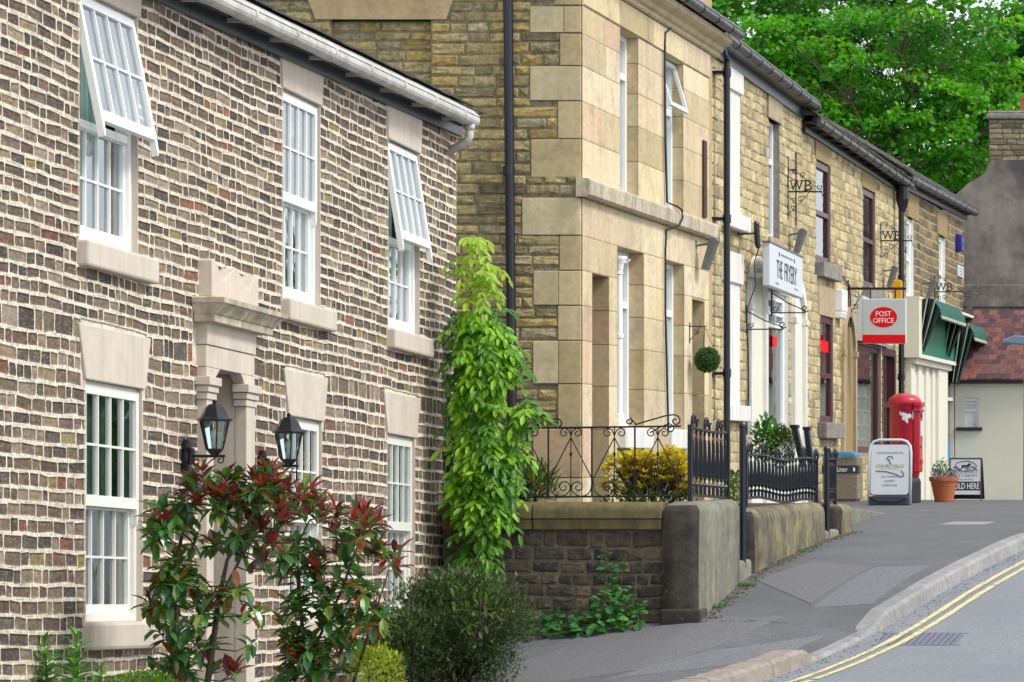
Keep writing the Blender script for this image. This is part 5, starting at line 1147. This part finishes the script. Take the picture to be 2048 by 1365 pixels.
# twisted strap railings along the pavement
def strap_rail(y0, y1, n, ztop, zbot, wave, label, crest):
    X = XW - .12; t = thing('railing', (X, (y0 + y1) / 2, zbot(y0)), label, 'railing', 'twisted strap railings along the pavement'); q = lambda u, v, n_: Vector((X + n_, u, v))
    mb = MB(); ys = frange(y0, y1, .15)
    for zf_, o in ((ztop, 0), (zbot, 0)): mb.tube([q(y, zf_(y), 0) for y in ys], .014, 6)
    mb.box(q, y0 - .02, y0 + .02, zbot(y0) - .08, ztop(y0) + .02, -.02, .02); mb.box(q, y1 - .02, y1 + .02, zbot(y1) - .08, ztop(y1) + .02, -.02, .02); mb.build('rail', M['ironb'], t)
    d = (y1 - y0) / n
    for i in range(n):
        yb = y0 + d * (i + .5); zt, z0_ = ztop(yb), zbot(yb); mb = MB(); k = 24; w_ = .021
        L_, R_ = [], []
        for j in range(k + 1):
            f = j / k; a_ = R(8 + 180 * max(0, min(1, (f - .14) / .16)) + 180 * max(0, min(1, (f - .82) / .14))); z = z0_ + (zt - z0_) * f
            wj = w_ * (.7 if f < .16 else 1.15 - .7 * (f - .16)); dx, dy = math.cos(a_) * wj, math.sin(a_) * wj
            L_.append(q(yb - dy, z, -dx)); R_.append(q(yb + dy, z, dx))
        mb.loft(L_, R_)
        o = mb.build('bar', M['ironb'], t, fix=False); s = o.modifiers.new('thick', 'SOLIDIFY'); s.thickness = .006
        if i % crest == 0:
            mb = MB(); mb.tube([q(yb, zt + .01, 0), q(yb, zt + .06, 0), q(yb + .02, zt + .10, 0), q(yb + .07, zt + .115, 0), q(yb + .12, zt + .09, 0), q(yb + .12, zt + .06, 0), q(yb + .09, zt + .05, 0)], .016, 6); mb.tube([q(yb + .2, zt + .005, 0), q(yb + .2, zt + .05, 0), q(yb + .2, zt + .075, 0)], [.014, .014, .026], 6); mb.build('finial', M['ironb'], t)
strap_rail(29.62, 31.36, 9, lambda y: .285 - .03 * (y - 29.6) - .012 * math.sin((y - 29.6) * 2), lambda y: -.345 - .03 * (y - 29.6), 0, 'taller black twisted strap railing turning the corner of the garden wall', 3)
strap_rail(32.3, 36.5, 21, lambda y: .015 - .012 * (y - 32.3) + .02 * math.sin((y - 32.3) * 2.2), lambda y: -.42 - .02 * (y - 32.3) + .02 * math.sin((y - 32.3) * 2.2), 0, 'long low black twisted strap railing on the middle wall between gate posts', 4)
strap_rail(37.25, 37.8, 4, lambda y: -.02, lambda y: -.50, 0, 'short black twisted strap railing beside the litter bin', 3)
# boards leaning in the yard
for (x0_, x1_, x2_, x3_, yt, yb, Y_, lb) in ((1581, 1593, 1612, 1600, 853, 925, 39.5, 'left one of two black boards leaning behind the low railing'), (1607, 1617, 1628, 1615, 857, 925, 40.2, 'right one of two black boards leaning behind the low railing')):
    mb = MB(); ff = FY(Y_); mb.prism(ff, [(fx(x0_, Y_), fz(yt, Y_)), (fx(x1_, Y_), fz(yt - 2, Y_)), (fx(x2_, Y_), fz(yb + 10, Y_)), (fx(x3_, Y_), fz(yb + 10, Y_))], -.12, 0)
    mb.box(ff, fx(x0_, Y_) - .01, fx(x1_, Y_) + .02, fz(yt - 1, Y_) - .03, fz(yt - 3, Y_), -.13, .012)
    tag(mb.build('leaning_board', M['ironb'], bevel=.008), lb, 'board', 'black boards leaning in the yard')

# ------------------------------------------------------------------ plants
UPV = Vector((0, 0, 1))
def rv(rng, k=1): return Vector((rng.gauss(0, k), rng.gauss(0, k), rng.gauss(0, k)))
def vary(c, rng, a=.25):
    k = rng.uniform(1 - a, 1 + a); return (c[0] * k, c[1] * k, c[2] * k)

# red-tipped shrubs: stems and twigs carry whorls of long glossy leaves
def photinia(label, base, stems, blobs, Y, seed, group=None):
    rng = random.Random(seed); t = thing('red_tipped_shrub', base, label, 'shrub'); sm = MB(); lm = MB(); nodes = []
    for st in stems:
        pts = [P(px, py, Y + dy) for px, py, dy, r in st]; rs = [r for *_, r in st]; sm.tube(pts, rs, 7)
        for a, b in zip(pts, pts[1:]):
            for k in range(6): nodes.append(a.lerp(b, k / 6))
        nodes.append(pts[-1])
    for (px, py, rx_, ry_, n, red, nl) in blobs:
        for i in range(n):
            a_ = rng.uniform(0, 6.283); r_ = math.sqrt(rng.random())
            q = P(px + rx_ * r_ * math.cos(a_), py + ry_ * r_ * math.sin(a_), Y + rng.uniform(-.28, .28))
            nd = min(nodes, key=lambda s: (s - q).length + max(0, s.z - q.z) * 1.5)
            mid = nd.lerp(q, .55) + Vector((0, 0, -.03)) + rv(rng, .015)
            sm.tube([nd, mid, q], [.006, .004, .0025], 4); nodes.append(mid)
            dr = (q - mid).normalized(); top = rng.random() < red; m = rng.randint(nl - 3, nl + 3)
            for k in range(m):
                f = k / m; az = k * 2.4 + rng.uniform(-.3, .3)
                sd_ = dr.orthogonal().normalized(); s2 = dr.cross(sd_)
                out = sd_ * math.cos(az) + s2 * math.sin(az)
                el = (1.1 - f * 1.0) if top else rng.uniform(-.5, .6)
                d_ = (out + dr * el + UPV * (.45 if top else .0) + rv(rng, .12)).normalized()
                p0 = q - (q - mid) * rng.uniform(0, .75) if f > .35 else q
                L_ = rng.uniform(.095, .165)
                if top and f < .6: c = vary(rng.choice([(.24, .025, .035), (.15, .022, .03), (.34, .025, .03), (.16, .06, .04), (.13, .08, .03), (.10, .035, .035), (.14, .035, .05)]), rng)
                elif rng.random() < .10: c = vary(rng.choice([(.25, .08, .02), (.16, .05, .02)]), rng)
                else: c = vary(rng.choice([(.065, .19, .035), (.045, .14, .03), (.10, .24, .04), (.05, .15, .06), (.13, .19, .03)]), rng)
                lm.leaf(p0, d_, UPV, L_, L_ * rng.uniform(.36, .46), c, fold=.18)
    sm.build('stem', M['bark'], t, smooth=True, fix=False); lm.build('foliage', M['leafg'], t, fix=False); return t
photinia('taller red-tipped shrub under the left lantern, dark red young leaves on top', P(420, 1420, 21),
         [[(345, 1420, .05, .02), (348, 1250, .02, .018), (352, 1130, 0, .014), (375, 1020, 0, .010), (420, 960, 0, .006)], [(408, 1420, -.05, .024), (425, 1300, -.05, .02), (438, 1200, -.04, .017), (455, 1120, -.05, .012), (500, 1040, -.03, .008), (530, 985, 0, .006)], [(438, 1200, -.04, .01), (480, 1120, -.1, .008), (520, 1060, -.12, .005)]],
         [(470, 975, 110, 42, 24, .95, 12), (590, 1010, 45, 40, 9, .95, 11), (440, 1040, 130, 65, 26, .3, 12), (345, 1105, 50, 90, 14, .1, 11), (505, 1080, 50, 60, 7, .2, 10), (325, 1210, 32, 80, 10, .0, 10), (460, 1240, 60, 80, 9, .3, 8), (365, 1290, 40, 60, 12, .15, 9), (335, 1345, 40, 35, 7, .05, 9), (420, 1180, 60, 50, 8, .15, 9), (455, 1345, 30, 20, 3, .9, 6)], 21.0, 41)
photinia('shorter, sparser red-tipped shrub in front of the right hand ground floor windows', P(640, 1420, 22.4),
         [[(640, 1420, 0, .018), (612, 1330, 0, .016), (600, 1200, 0, .012), (595, 1090, 0, .009), (620, 1040, 0, .005)], [(612, 1330, 0, .01), (680, 1190, .05, .009), (720, 1080, .05, .006), (725, 1030, .05, .005)], [(690, 1420, .1, .012), (740, 1260, .1, .009), (775, 1150, .05, .005)]],
         [(640, 1030, 40, 30, 7, .85, 10), (715, 1050, 40, 45, 9, .6, 9), (780, 1115, 30, 35, 6, .85, 9), (600, 1120, 55, 60, 13, .08, 10), (690, 1120, 70, 60, 11, .3, 10), (620, 1220, 55, 60, 11, .05, 9), (720, 1215, 60, 50, 14, .1, 10), (640, 1320, 60, 45, 16, .06, 10), (590, 1260, 30, 40, 6, .1, 9), (660, 1270, 70, 60, 12, .08, 10), (600, 1345, 50, 30, 8, .05, 9)], 22.4, 43)

# climber on the house corner: drooping sprays of pale green leaflets
rng = random.Random(51); YV = 29.40
t = thing('climber', P(930, 1140, YV), 'bright green climbing plant with drooping leaflets on the near house corner', 'climber')
sm = MB(); lm = MB()
stemp = [P(915, 1180, 30.0), P(912, 1000, 29.95), P(925, 850, 29.9), P(930, 700, 29.9), P(945, 600, 29.9), P(925, 500, 29.9)]
sm.tube(stemp, [.03, .026, .02, .014, .009, .004], 6); sm.tube([P(950, 1180, 29.9), P(985, 1000, 29.85), P(975, 850, 29.8), P(960, 720, 29.8)], [.02, .016, .012, .005], 6)
sm.tube([P(985, 900, 29.85), P(1020, 850, 29.8), P(1060, 808, 29.8)], [.007, .005, .003], 5)
SH_ = [(a_, b_ + 24, b_ + 16 + (c_ - b_) * .74, int(d_ * 1.1)) if c_ < 1060 else (a_, b_, c_, d_) for a_, b_, c_, d_ in [(475, 905, 925, 3), (510, 908, 965, 6), (545, 910, 1000, 9), (590, 908, 985, 9), (635, 905, 1005, 20), (668, 900, 1020, 34), (700, 900, 1045, 44), (735, 900, 1035, 44), (775, 902, 985, 16), (810, 905, 985, 16), (850, 902, 1000, 24), (890, 902, 1045, 46), (920, 902, 1052, 40), (945, 902, 1045, 40), (985, 902, 1022, 34), (1025, 900, 1020, 26), (1065, 905, 985, 18), (1100, 905, 968, 13), (1125, 915, 955, 6), (812, 1030, 1072, 10), (822, 1040, 1068, 6)]]
for (py, xa, xb, n) in SH_:
    for i in range(n):
        e = rng.random(); px = xa + (xb - xa) * e; dep = .34 * (1 - abs(e - .45) * 1.3)
        q = P(px, py + rng.uniform(-20, 20), YV - rng.uniform(-.15, 1) * dep)
        dr = Vector((rng.uniform(-.25, .6) + (e - .5) * .7, -rng.uniform(.1, .8), rng.uniform(-.6, .25))).normalized(); L_ = rng.uniform(.15, .26); cl_ = rng.random()
        cb = (.26, .48, .02) if cl_ < .35 else ((.12, .29, .02) if cl_ < .65 else (.07, .20, .015))
        if py < 620: cb = (.28, .42, .03)
        n_ = 4; prev = q
        for k in range(n_ + 1):
            f = k / n_; p0 = q + dr * L_ * f + Vector((0, 0, -.09 * f * f)); sd_ = dr.cross(UPV).normalized()
            for s in ((-1, 1) if k < n_ else (0,)):
                d_ = (sd_ * s * .8 + dr * .55 + Vector((0, -.1, -.55)) + rv(rng, .12)).normalized()
                ll = rng.uniform(.07, .14); lm.leaf(p0, d_, Vector((.3, -.5, .8)), ll, ll * .36, vary(cb, rng), fold=.12)
            prev = p0
for i in range(900):    # darker backing leaves close to the wall
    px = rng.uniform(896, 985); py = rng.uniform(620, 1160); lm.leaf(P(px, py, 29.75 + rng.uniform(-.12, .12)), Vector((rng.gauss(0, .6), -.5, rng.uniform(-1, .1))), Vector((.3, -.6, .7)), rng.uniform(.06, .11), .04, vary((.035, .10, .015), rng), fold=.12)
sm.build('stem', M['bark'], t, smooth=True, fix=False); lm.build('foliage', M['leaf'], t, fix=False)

# dense rounded bushes of small leaves
def bush(name, label, cat, c, rx_, ry_, rz_, n, L_, W_, pal, seed, stems=0, shell_=.35, droop=0, mat_='leaf', lump=.18):
    from mathutils import noise as nz
    rng = random.Random(seed); t = thing(name, (c[0], c[1], c[2] - rz_), label, cat); c = Vector(c); lm = MB(); sm = MB()
    for i in range(n):
        d_ = rv(rng).normalized(); r_ = (1 - shell_ * rng.random() ** 1.6) * (1 + lump * 1.6 * nz.noise(d_ * 2.3 + Vector((seed, 0, 0))) + lump * .8 * nz.noise(d_ * 6 + Vector((0, seed, 0))))
        p = c + Vector((d_.x * rx_, d_.y * ry_, d_.z * rz_)) * r_
        dd = (d_ * .8 + UPV * (.5 - droop) + rv(rng, .45)).normalized()
        lm.leaf(p, dd, UPV, L_ * rng.uniform(.7, 1.25), W_ * rng.uniform(.8, 1.2), vary(rng.choice(pal), rng, .3), fold=.15, simple=L_ < .06)
    for i in range(stems):
        a_ = rng.uniform(0, 6.28); e = c + Vector((math.cos(a_) * rx_ * .8, math.sin(a_) * ry_ * .8, rz_ * rng.uniform(-.3, .6))); b0 = c + Vector((rng.uniform(-.2, .2) * rx_, rng.uniform(-.2, .2) * ry_, -rz_))
        sm.tube([b0, b0.lerp(e, .5) + rv(rng, .04), e], [.010, .007, .003], 5)
    if stems: sm.build('stem', M['bark'], t, smooth=True, fix=False)
    lm.build('foliage', M[mat_], t, fix=False); return t
HEB = [(.05, .09, .03), (.07, .11, .045), (.035, .06, .03), (.14, .17, .10), (.05, .10, .03)]
Yb = 26.6
bush('dark_bush', 'dense dark small-leaved bush at the near house corner by the drive', 'bush', P(915, 1262, Yb), .53, .42, .47, 26000, .042, .017, HEB, 61, 40, .45, 0, 'leaf', .34)
bush('dark_bush', 'smaller dark bush below the corner window, left of the larger dark one', 'bush', P(800, 1310, 26.0), .33, .3, .36, 9000, .042, .017, HEB, 62, 14, .45, 0, 'leaf', .34)
bush('leafy_plant', 'loose pale broad-leaved plant growing out of the front of the dark bush', 'plant', P(955, 1225, 26.1), .24, .10, .22, 60, .10, .03, [(.09, .17, .035), (.06, .12, .03)], 63, 6, .8, .2)
bush('yellow_shrub', 'low yellow green shrub at the foot of the red-tipped shrubs', 'shrub', P(748, 1345, 22.6), .20, .2, .18, 1700, .035, .016, [(.30, .36, .03), (.22, .30, .03), (.38, .38, .05)], 64, 0, .4)
bush('box_bush', 'low bright green clipped bush under the nearest ground floor window', 'bush', P(285, 1392, 20.2), .26, .2, .15, 2600, .026, .014, [(.10, .20, .025), (.07, .16, .02), (.15, .25, .03)], 65, 0, .35, 0, 'leaf', .08)
bush('dead_twigs', 'bare brown twiggy undergrowth beneath the dark bush', 'bush', P(890, 1395, 25.9), .55, .25, .25, 350, .07, .014, [(.10, .055, .03), (.07, .04, .025), (.04, .06, .02)], 66, 60, .9)
def leafy_stem(label, base, top, n, pal, seed, L_=(.05, .10), wr=.28):
    rng = random.Random(seed); t = thing('leafy_weed', base, label, 'weed', 'tall weeds under the window'); sm = MB(); lm = MB(); sm.tube([base, base.lerp(top, .5) + rv(rng, .01), top], [.007, .006, .003], 5, (.06, .12, .03))
    for i in range(n):
        f = .12 + .88 * i / n; p = base.lerp(top, f); az = i * 2.4
        d_ = Vector((math.cos(az), math.sin(az), .55 if f < .9 else 1.6)).normalized(); l_ = rng.uniform(*L_) * (1.1 - .55 * f)
        lm.leaf(p, d_, UPV, l_, l_ * wr, vary(rng.choice(pal), rng), fold=.2)
    sm.build('stem', M['leaf'], t, fix=False); lm.build('foliage', M['leaf'], t, fix=False)
WD = [(.08, .26, .04), (.11, .32, .045), (.06, .19, .035)]
leafy_stem('tall upright green weed left of the nearest window sill, shorter of two', P(100, 1420, 20.6), P(88, 1280, 20.6), 40, WD, 71, (.13, .22)); leafy_stem('tall upright green weed below the nearest window sill, taller of two', P(150, 1420, 20.5), P(152, 1268, 20.5), 44, WD, 72, (.13, .22))
leafy_stem('leaning green weed between the two tall ones under the nearest window', P(185, 1425, 20.4), P(205, 1330, 20.4), 26, WD, 73, (.12, .18)); leafy_stem('low green weed at the very left under the brick wall', P(70, 1425, 20.5), P(60, 1335, 20.5), 20, WD, 74, (.08, .12))

# weeds at the foot of the corner garden wall
rng = random.Random(81); t = thing('wall_weeds', P(1200, 1270, 29.2), 'bright green broad-leaved weeds growing up the sooty corner wall', 'weed'); lm = MB(); sm = MB()
WS = [(1213, 1262, 1110), (1240, 1262, 1130), (1195, 1266, 1195), (1225, 1264, 1160), (1252, 1262, 1190), (1180, 1270, 1215), (1150, 1272, 1225), (1120, 1276, 1228), (1090, 1278, 1225), (1065, 1280, 1240), (1265, 1260, 1210), (1278, 1258, 1195), (1135, 1275, 1240), (1105, 1277, 1245), (1165, 1270, 1235), (1207, 1264, 1215), (1235, 1262, 1225), (1050, 1280, 1250)]
for (px, pb, pt) in WS:
    b0 = P(px, pb + 2, 29.3 - rng.uniform(0, .15)); e = P(px + rng.uniform(-6, 6), pt, 29.38); sm.tube([b0, b0.lerp(e, .5) + rv(rng, .02), e], [.005, .004, .002], 4, (.06, .12, .03)); k = int((pb - pt) / 5) + 8
    for i in range(k):
        f = rng.random() ** .8; p = b0.lerp(e, f) + rv(rng, .03); d_ = Vector((rng.gauss(0, 1), -abs(rng.gauss(.5, .5)), rng.uniform(-.3, .7))).normalized(); l_ = rng.uniform(.05, .12) * (1.15 - .5 * f)
        lm.leaf(p, d_, Vector((0, -.6, .8)), l_, l_ * rng.uniform(.5, .75), vary(rng.choice([(.06, .22, .04), (.09, .28, .05), (.04, .15, .03), (.05, .20, .06)]), rng), fold=.1)
sm.build('stem', M['leaf'], t, fix=False); lm.build('foliage', M['leaf'], t, fix=False)
def tuft(px, py, Y, n, s, label, seed):
    rng = random.Random(seed); mb = MB(); b0 = P(px, py, Y); b0.z = pz(b0.x, Y)
    for i in range(n):
        d_ = Vector((rng.gauss(0, .7), rng.gauss(0, .7), rng.uniform(.3, 1))).normalized(); mb.leaf(b0 + Vector((rng.uniform(-s, s), rng.uniform(-s, s) * .8, 0)), d_, UPV, rng.uniform(.03, .07), .012, vary(rng.choice([(.09, .20, .03), (.13, .24, .04), (.06, .14, .03)]), rng), simple=True)
    tag(mb.build('grass_tuft', M['leaf'], fix=False), label, 'weed', 'weed tufts along the wall foot')
tuft(1437, 1195, 30.1, 90, .07, 'small green weed tuft at the foot of the corner wall end', 91); tuft(1490, 1157, 31.3, 120, .09, 'green weed tuft below the taller gate post', 92); tuft(1600, 1100, 34.6, 40, .08, 'sparse dry weed tuft along the middle garden wall', 93)

# yellow bush behind the scrolled railing: rosettes of narrow leaves
rng = random.Random(101); YY = 30.6; t = thing('yellow_bush', P(1300, 1010, YY), 'yellow and orange leaved bush behind the scrolled railing', 'bush'); lm = MB(); sm = MB(); b0 = P(1300, 1020, YY)
for i in range(430):
    a_ = rng.uniform(0, 6.283); r_ = math.sqrt(rng.random()); bc = rng.choice([(1240, 952, 44, 42), (1300, 942, 40, 40), (1362, 958, 36, 40), (1290, 975, 92, 24), (1275, 930, 30, 26), (1345, 925, 26, 24)]); px, py = bc[0] + bc[2] * r_ * math.cos(a_), bc[1] + bc[3] * r_ * math.sin(a_)
    if rng.random() < .12: px, py = rng.choice([(1395, 968), (1330, 908), (1245, 918), (1390, 960), (1270, 922), (1340, 900)])
    if px < 1200 + (1000 - py) * .05: px += 14
    q = P(px, py, YY + rng.uniform(-.35, .3)); mid = b0.lerp(q, .6) + Vector((0, 0, -.05)); sm.tube([mid, q], [.004, .002], 4); yl = rng.random()
    if py > 992: yl = 0
    for k in range(15):
        az = k * 2.4; el = .15 + .9 * (1 - k / 15); d_ = Vector((math.cos(az), math.sin(az), el)) + rv(rng, .15)
        c = vary(rng.choice([(.62, .50, .03), (.60, .42, .03), (.55, .52, .05), (.45, .46, .05)]), rng) if yl > .12 else vary(rng.choice([(.22, .30, .03), (.10, .18, .03)]), rng)
        if rng.random() < .10: c = vary((.55, .14, .03), rng)
        l_ = rng.uniform(.05, .09); lm.leaf(q, d_, UPV, l_, l_ * .3, c, fold=.1)
sm.build('stem', M['bark'], t, fix=False); lm.build('foliage', M['leaf'], t, fix=False)
bush('green_shrub', 'dark green undergrowth at the base of the yellow bush', 'shrub', P(1290, 1008, 30.3), .5, .3, .13, 700, .055, .02, [(.03, .08, .02), (.05, .11, .02)], 102, 0, .8)
bush('strap_plant', 'green and yellow strap-leaved plant behind the left end of the scrolled railing', 'plant', P(1070, 975, 30.2), .20, .2, .20, 420, .14, .022, [(.05, .11, .025), (.08, .15, .03), (.03, .07, .02), (.22, .20, .03)], 103, 0, .9, -.3)
bush('fern_shrub', 'dark green shrub behind the railing, under the end wall downpipe', 'shrub', P(1035, 985, 30.6), .2, .15, .14, 300, .08, .03, [(.03, .07, .02), (.05, .10, .03)], 104, 0, .8)
bush('ivy_clump', 'green leafy clump growing behind the taller gate post', 'plant', P(1466, 985, 32.6), .1, .25, .22, 260, .06, .035, [(.06, .13, .03), (.12, .18, .03)], 105, 0, .8)
bush('leafy_planter', 'bright green broad-leaved plant behind the low strap railing', 'plant', P(1530, 880, 39.0), .18, .18, .27, 320, .085, .045, [(.06, .17, .03), (.08, .22, .04), (.04, .11, .03)], 106, 4, .85)
bush('conifer_shrub', 'dense olive green conifer beside the black leaning boards', 'shrub', P(1560, 893, 39.2), .17, .2, .24, 2600, .05, .016, [(.05, .085, .02), (.07, .11, .025), (.035, .06, .015)], 107, 0, .4)

# trees on the rise behind the row
def tree(label, x, y, zb, H, Rc, seed, npad, nl, ls, pal):
    rng = random.Random(seed); t = thing('tree', (x, y, zb), label, 'tree', 'sycamore trees behind the row'); b0 = Vector((x, y, zb)); tm = MB(); lm = MB()
    th = H * .35; tm.tube([b0, b0 + Vector((.1, 0, th * .5)), b0 + Vector((0, .1, th)), b0 + Vector((.2, 0, H * .7))], [.32, .26, .22, .08], 9)
    limbs = []
    for i in range(11):
        a_ = i * 2.4 + rng.uniform(-.3, .3); s = b0 + Vector((0, .1, th * rng.uniform(.7, 1.0) + H * .25 * (i / 11))); up = rng.uniform(.35, 1.0)
        e = s + Vector((math.cos(a_) * Rc * .85, math.sin(a_) * Rc * .85, H * .28 * up)); m1 = s.lerp(e, .4) + Vector((0, 0, .35)) + rv(rng, .2); m2 = s.lerp(e, .75) + Vector((0, 0, .25)) + rv(rng, .25)
        tm.tube([s, m1, m2, e], [.13, .09, .055, .02], 6); limbs += [s.lerp(m1, .6), m1, m1.lerp(m2, .5), m2, m2.lerp(e, .5), e]
    cc = b0 + Vector((0, 0, H * .64))
    for i in range(npad):
        d_ = rv(rng).normalized(); r_ = rng.uniform(.35, 1.0) ** .6; p = cc + Vector((d_.x * Rc, d_.y * Rc, d_.z * H * .38)) * r_ * (1 + .15 * math.sin(d_.x * 5 + d_.z * 7 + seed))
        nd = min(limbs, key=lambda s: (s - p).length); tm.tube([nd, nd.lerp(p, .5) + Vector((0, 0, .12)), p], [.022, .014, .006], 4)
        pc = rng.choice(pal); w_ = rng.uniform(.55, 1.0); tl = rv(rng, .18)
        for k in range(nl):
            a_ = rng.uniform(0, 6.283); q = w_ * math.sqrt(rng.random()); lp = p + Vector((q * math.cos(a_), q * math.sin(a_), -.28 * q * q + rng.gauss(0, .10) + tl.x * q * math.cos(a_) + tl.y * q * math.sin(a_)))
            d2 = Vector((math.cos(a_), math.sin(a_), rng.uniform(-.7, .15))) + rv(rng, .3); lm.leaf(lp, d2, UPV + rv(rng, .9), ls * rng.uniform(.7, 1.3), ls * rng.uniform(.6, .95), vary(pc, rng, .3), simple=True)
    tm.build('trunk', M['bark'], t, smooth=True, fix=False); lm.build('crown', M['leaf'], t, fix=False)
GP = [(.06, .25, .012), (.10, .34, .015), (.03, .14, .010), (.16, .42, .02), (.04, .18, .012), (.07, .28, .012)]
DP = [(.03, .12, .012), (.045, .16, .015), (.022, .09, .012)]
tree('broad leafy tree behind the post office roof, leftmost of the front row', -18.6, 94, -1.5, 17.5, 4.4, 201, 380, 120, .19, GP)
tree('broad leafy tree behind the farthest row house roof, middle of the front row', -13.2, 91, -1.5, 15.5, 4.2, 202, 340, 120, .18, GP)
tree('broad leafy tree behind the sooty gable chimney', -8.2, 97, -1.5, 17.0, 4.6, 203, 400, 120, .19, GP)
tree('darker tree further back behind the tall corner house', -23.5, 106, -1.5, 18, 5, 204, 300, 80, .28, DP)
tree('darker tree further back, seen between the front row crowns', -16.6, 110, -1.5, 19, 5.2, 205, 320, 80, .28, DP)
tree('darker tree further back above the sooty gable', -10.4, 112, -1.5, 17, 5, 206, 240, 80, .28, DP)

# the wood across the street, seen only as reflections in the windows
rng = random.Random(301); lm = MB()
for i in range(46):
    x = rng.uniform(9.5, 15); y = 44 + i * 1.7 + rng.uniform(-1, 1); h = rng.uniform(3.2, 7.2); b0 = Vector((x, y, zp(y) - .2)); cone = rng.random() < .6
    for k in range(230):
        f = rng.random(); r_ = (1.15 * (1 - f) + .12 if cone else 1.9 * math.sqrt(max(.03, 1 - (2 * f - 1.0) ** 2))) * math.sqrt(rng.random()); a_ = rng.uniform(0, 6.283)
        lm.leaf(b0 + Vector((r_ * math.cos(a_), r_ * math.sin(a_), h * f)), rv(rng), rv(rng), .55, .4, vary(rng.choice(DP), rng), simple=True)
w_ = lm.build('woodland', M['leaf'], fix=False); w_['kind'] = 'stuff'

# grit along the kerb and dirt at the wall foot
rng = random.Random(401); mb = MB()
for i in range(1000):
    y = rng.uniform(25, 44); o = .035 + abs(rng.gauss(0, .12)); x = kx(y) + o; z = zp(y) + ROADZ + .004; s_ = rng.uniform(.004, .011)
    c = rng.choice([(.09, .08, .07), (.12, .11, .09), (.06, .055, .05), (.2, .18, .15)]); a_ = rng.uniform(0, 3)
    q = [Vector((x + s_ * math.cos(a_ + k * 1.57), y + s_ * 1.3 * math.sin(a_ + k * 1.57), z)) for k in range(4)]; tp = Vector((x, y, z + s_ * .7)); mb.add(q + [tp], [(0, 1, 4), (1, 2, 4), (2, 3, 4), (3, 0, 4)], c)
for i in range(900):
    y = rng.uniform(29.5, 38.3); x = XW + .015 + abs(rng.gauss(0, .07)); z = onpave(x, y) + .002; s_ = rng.uniform(.006, .02); c = rng.choice([(.05, .045, .035), (.09, .075, .05), (.04, .06, .02), (.14, .11, .07)]); a_ = rng.uniform(0, 3)
    q = [Vector((x + s_ * math.cos(a_ + k * 1.57), y + s_ * 1.3 * math.sin(a_ + k * 1.57), z)) for k in range(4)]; tp = Vector((x, y, z + s_ * .7)); mb.add(q + [tp], [(0, 1, 4), (1, 2, 4), (2, 3, 4), (3, 0, 4)], c)
mb.build('gutter_grit', mat('grit', attr=True, rough=.95), fix=False)['kind'] = 'stuff'
